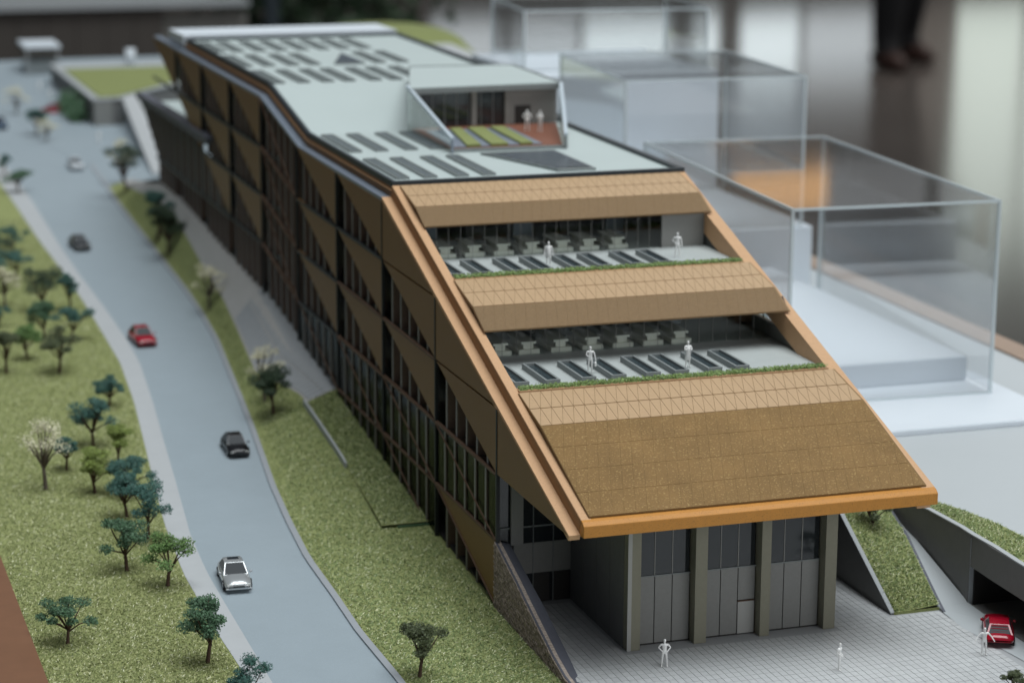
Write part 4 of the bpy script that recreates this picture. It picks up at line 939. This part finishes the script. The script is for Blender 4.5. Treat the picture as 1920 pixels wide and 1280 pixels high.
# ---------------------------------------------------------------- hall behind the model
struct(box("floor", (-3000, -1500, -226), (5000, 3300, -225), MT['floor']))
hw = empty("hall_wall", (1200, 3260, -225), 0, "far dark hall wall with tall bright windows", "wall")
WIN = emit_mat("bright_window", (.80, .90, .93), 1.9); WIN2 = emit_mat("pale_window", (.82, .92, .84), 1.35); WIN3 = emit_mat("dim_window", (.80, .88, .92), 1.2); FLOOR_GLOW = emit_mat("floor_reflection_glow", (.9, .8, .7), .14); REFL_GLOW = emit_mat("reflection_glow", (.9, .93, .95), .24); WARM = emit_mat("warm_lamp", (1.0, .56, .24), 1.15)
par(box("wall", (-1500, 3260, -225), (4000, 3290, 1500), MT['walldark']), hw)
for i, (xa, xb, za, zb, m) in enumerate(((1190,1330,-150,-30,WIN),(1368,1410,-150,-10,WIN),(1448,1545,-150,-25,WIN),(1556,1672,-150,-45,WIN3),(1676,1818,-158,60,FLOOR_GLOW),(1822,1940,-158,250,WIN2),(1952,2080,-158,250,WIN2),(2092,2250,-158,250,WIN2),(950,1060,-150,-60,WIN3),(1075,1180,-150,-40,WIN3))):
    par(box("window", (xa, 3256, za), (xb, 3259, zb), m), hw)  # the brown dim one is an added glow panel lifting a black floor reflection
for i in range(16): par(box("reflection_glow_panel", (-400+i*220, 3256, 560), (-200+i*220, 3259, 1300), REFL_GLOW), hw)  # unseen glowing panels added to brighten reflections in the acrylic tops
for xa, xb, za, zb in ((1400,1470,500,520),(1440,1600,575,640),(1108,1135,512,518),(1140,1170,508,514),(1195,1215,516,521)): par(box("lamp_strip", (xa, 3250, za), (xb, 3255, zb), WARM), hw)
ct = empty("counter", (0, 640, -225), 0, "dark brown panelled counter behind the far end of the model", "counter")
par(box("carcass", (-150, 603, -225), (86, 660, -16.2), MT['walldark']), ct)
for i in range(24): par(box("panel", (-128+i*8.9, 600, -225), (-128+i*8.9+8.7, 602.9, -16.3), MT['wallbrown']), ct)
par(box("worktop", (-150, 596, -16.1), (112, 670, -14.6), MT['concretetop']), ct)
for i in range(3): par(box("pale_panel", (86.3+i*8.9, 604, -225), (86.3+i*8.9+8.7, 607, -19), MT['wallpale']), ct)
for i, (x, y, h, lab) in enumerate(((128, 640, 235, "blurred dark green potted plant behind the building roof"), (150, 660, 228, "blurred dark plant right of the dark post"), (176, 690, 222, "blurred dark plant nearest the acrylic cases"))):
    p = empty("potted_plant", (x, y, -225), 0, lab, "plant", "potted plants in the hall")
    MB().tube([(0,0,0),(0,0,60)], [16, 22], 16).obj("pot", MT['shirt'], p); MB().tube([(0,0,55),(2,1,h-20)], [3, 1.5], 7).obj("stem", MT['bark'], p)
    cr = MB()
    for k in range(1100):
        c = Vector((random.gauss(0,13), random.gauss(0,11), random.uniform(70, h))); a = Vector([random.gauss(0,1) for _ in range(3)]).normalized()*random.uniform(3,6); b = a.orthogonal().normalized()*2.2
        o = len(cr.v); cr.v += [tuple(c+a), tuple(c+b), tuple(c-a), tuple(c-b)]; cr.f.append((o,o+1,o+2,o+3))
    cr.obj("foliage", LEAF['dark'], p, normals=False)
ps = empty("post", (122, 610, -225), 0, "dark blue grey post in front of the hall plants", "post")
MB().tube([(0,0,0),(0,0,320)], 2.6, 16).obj("shaft", MT['roofedge'], ps); MB().tube([(0,0,0),(0,0,3)], 9, 20).obj("foot", MT['roofedge'], ps)
# visitor standing far across the floor (only the lower legs are in view)
vis_pose = dict(kl=(-.16,-.06,.5), kr=(.1,.1,.5), al=(-.2,-.08,.09), ar=(.12,.2,.09), tl=(-.24,-.25,.035), tr=(.13,.03,.035))
v = person((1108, 2060, -225), .15, "blurred visitor in dark trousers and brown shoes standing across the hall floor", vis_pose, MT['trousers'], scale=200, group=None, lr=1.75)
for s_, (ax, ay), (tx, ty) in ((0, (-.2,-.08), (-.24,-.25)), (1, (.12,.2), (.13,.03))):
    MB().tube([(ax, ay+.07, .045), (ax, ay, .06), (tx, ty, .035), (tx*1.02, ty-.05, .03)], [.045, .062, .05, .025], 10).obj("shoe", MT['shoe'], v, smooth=True)
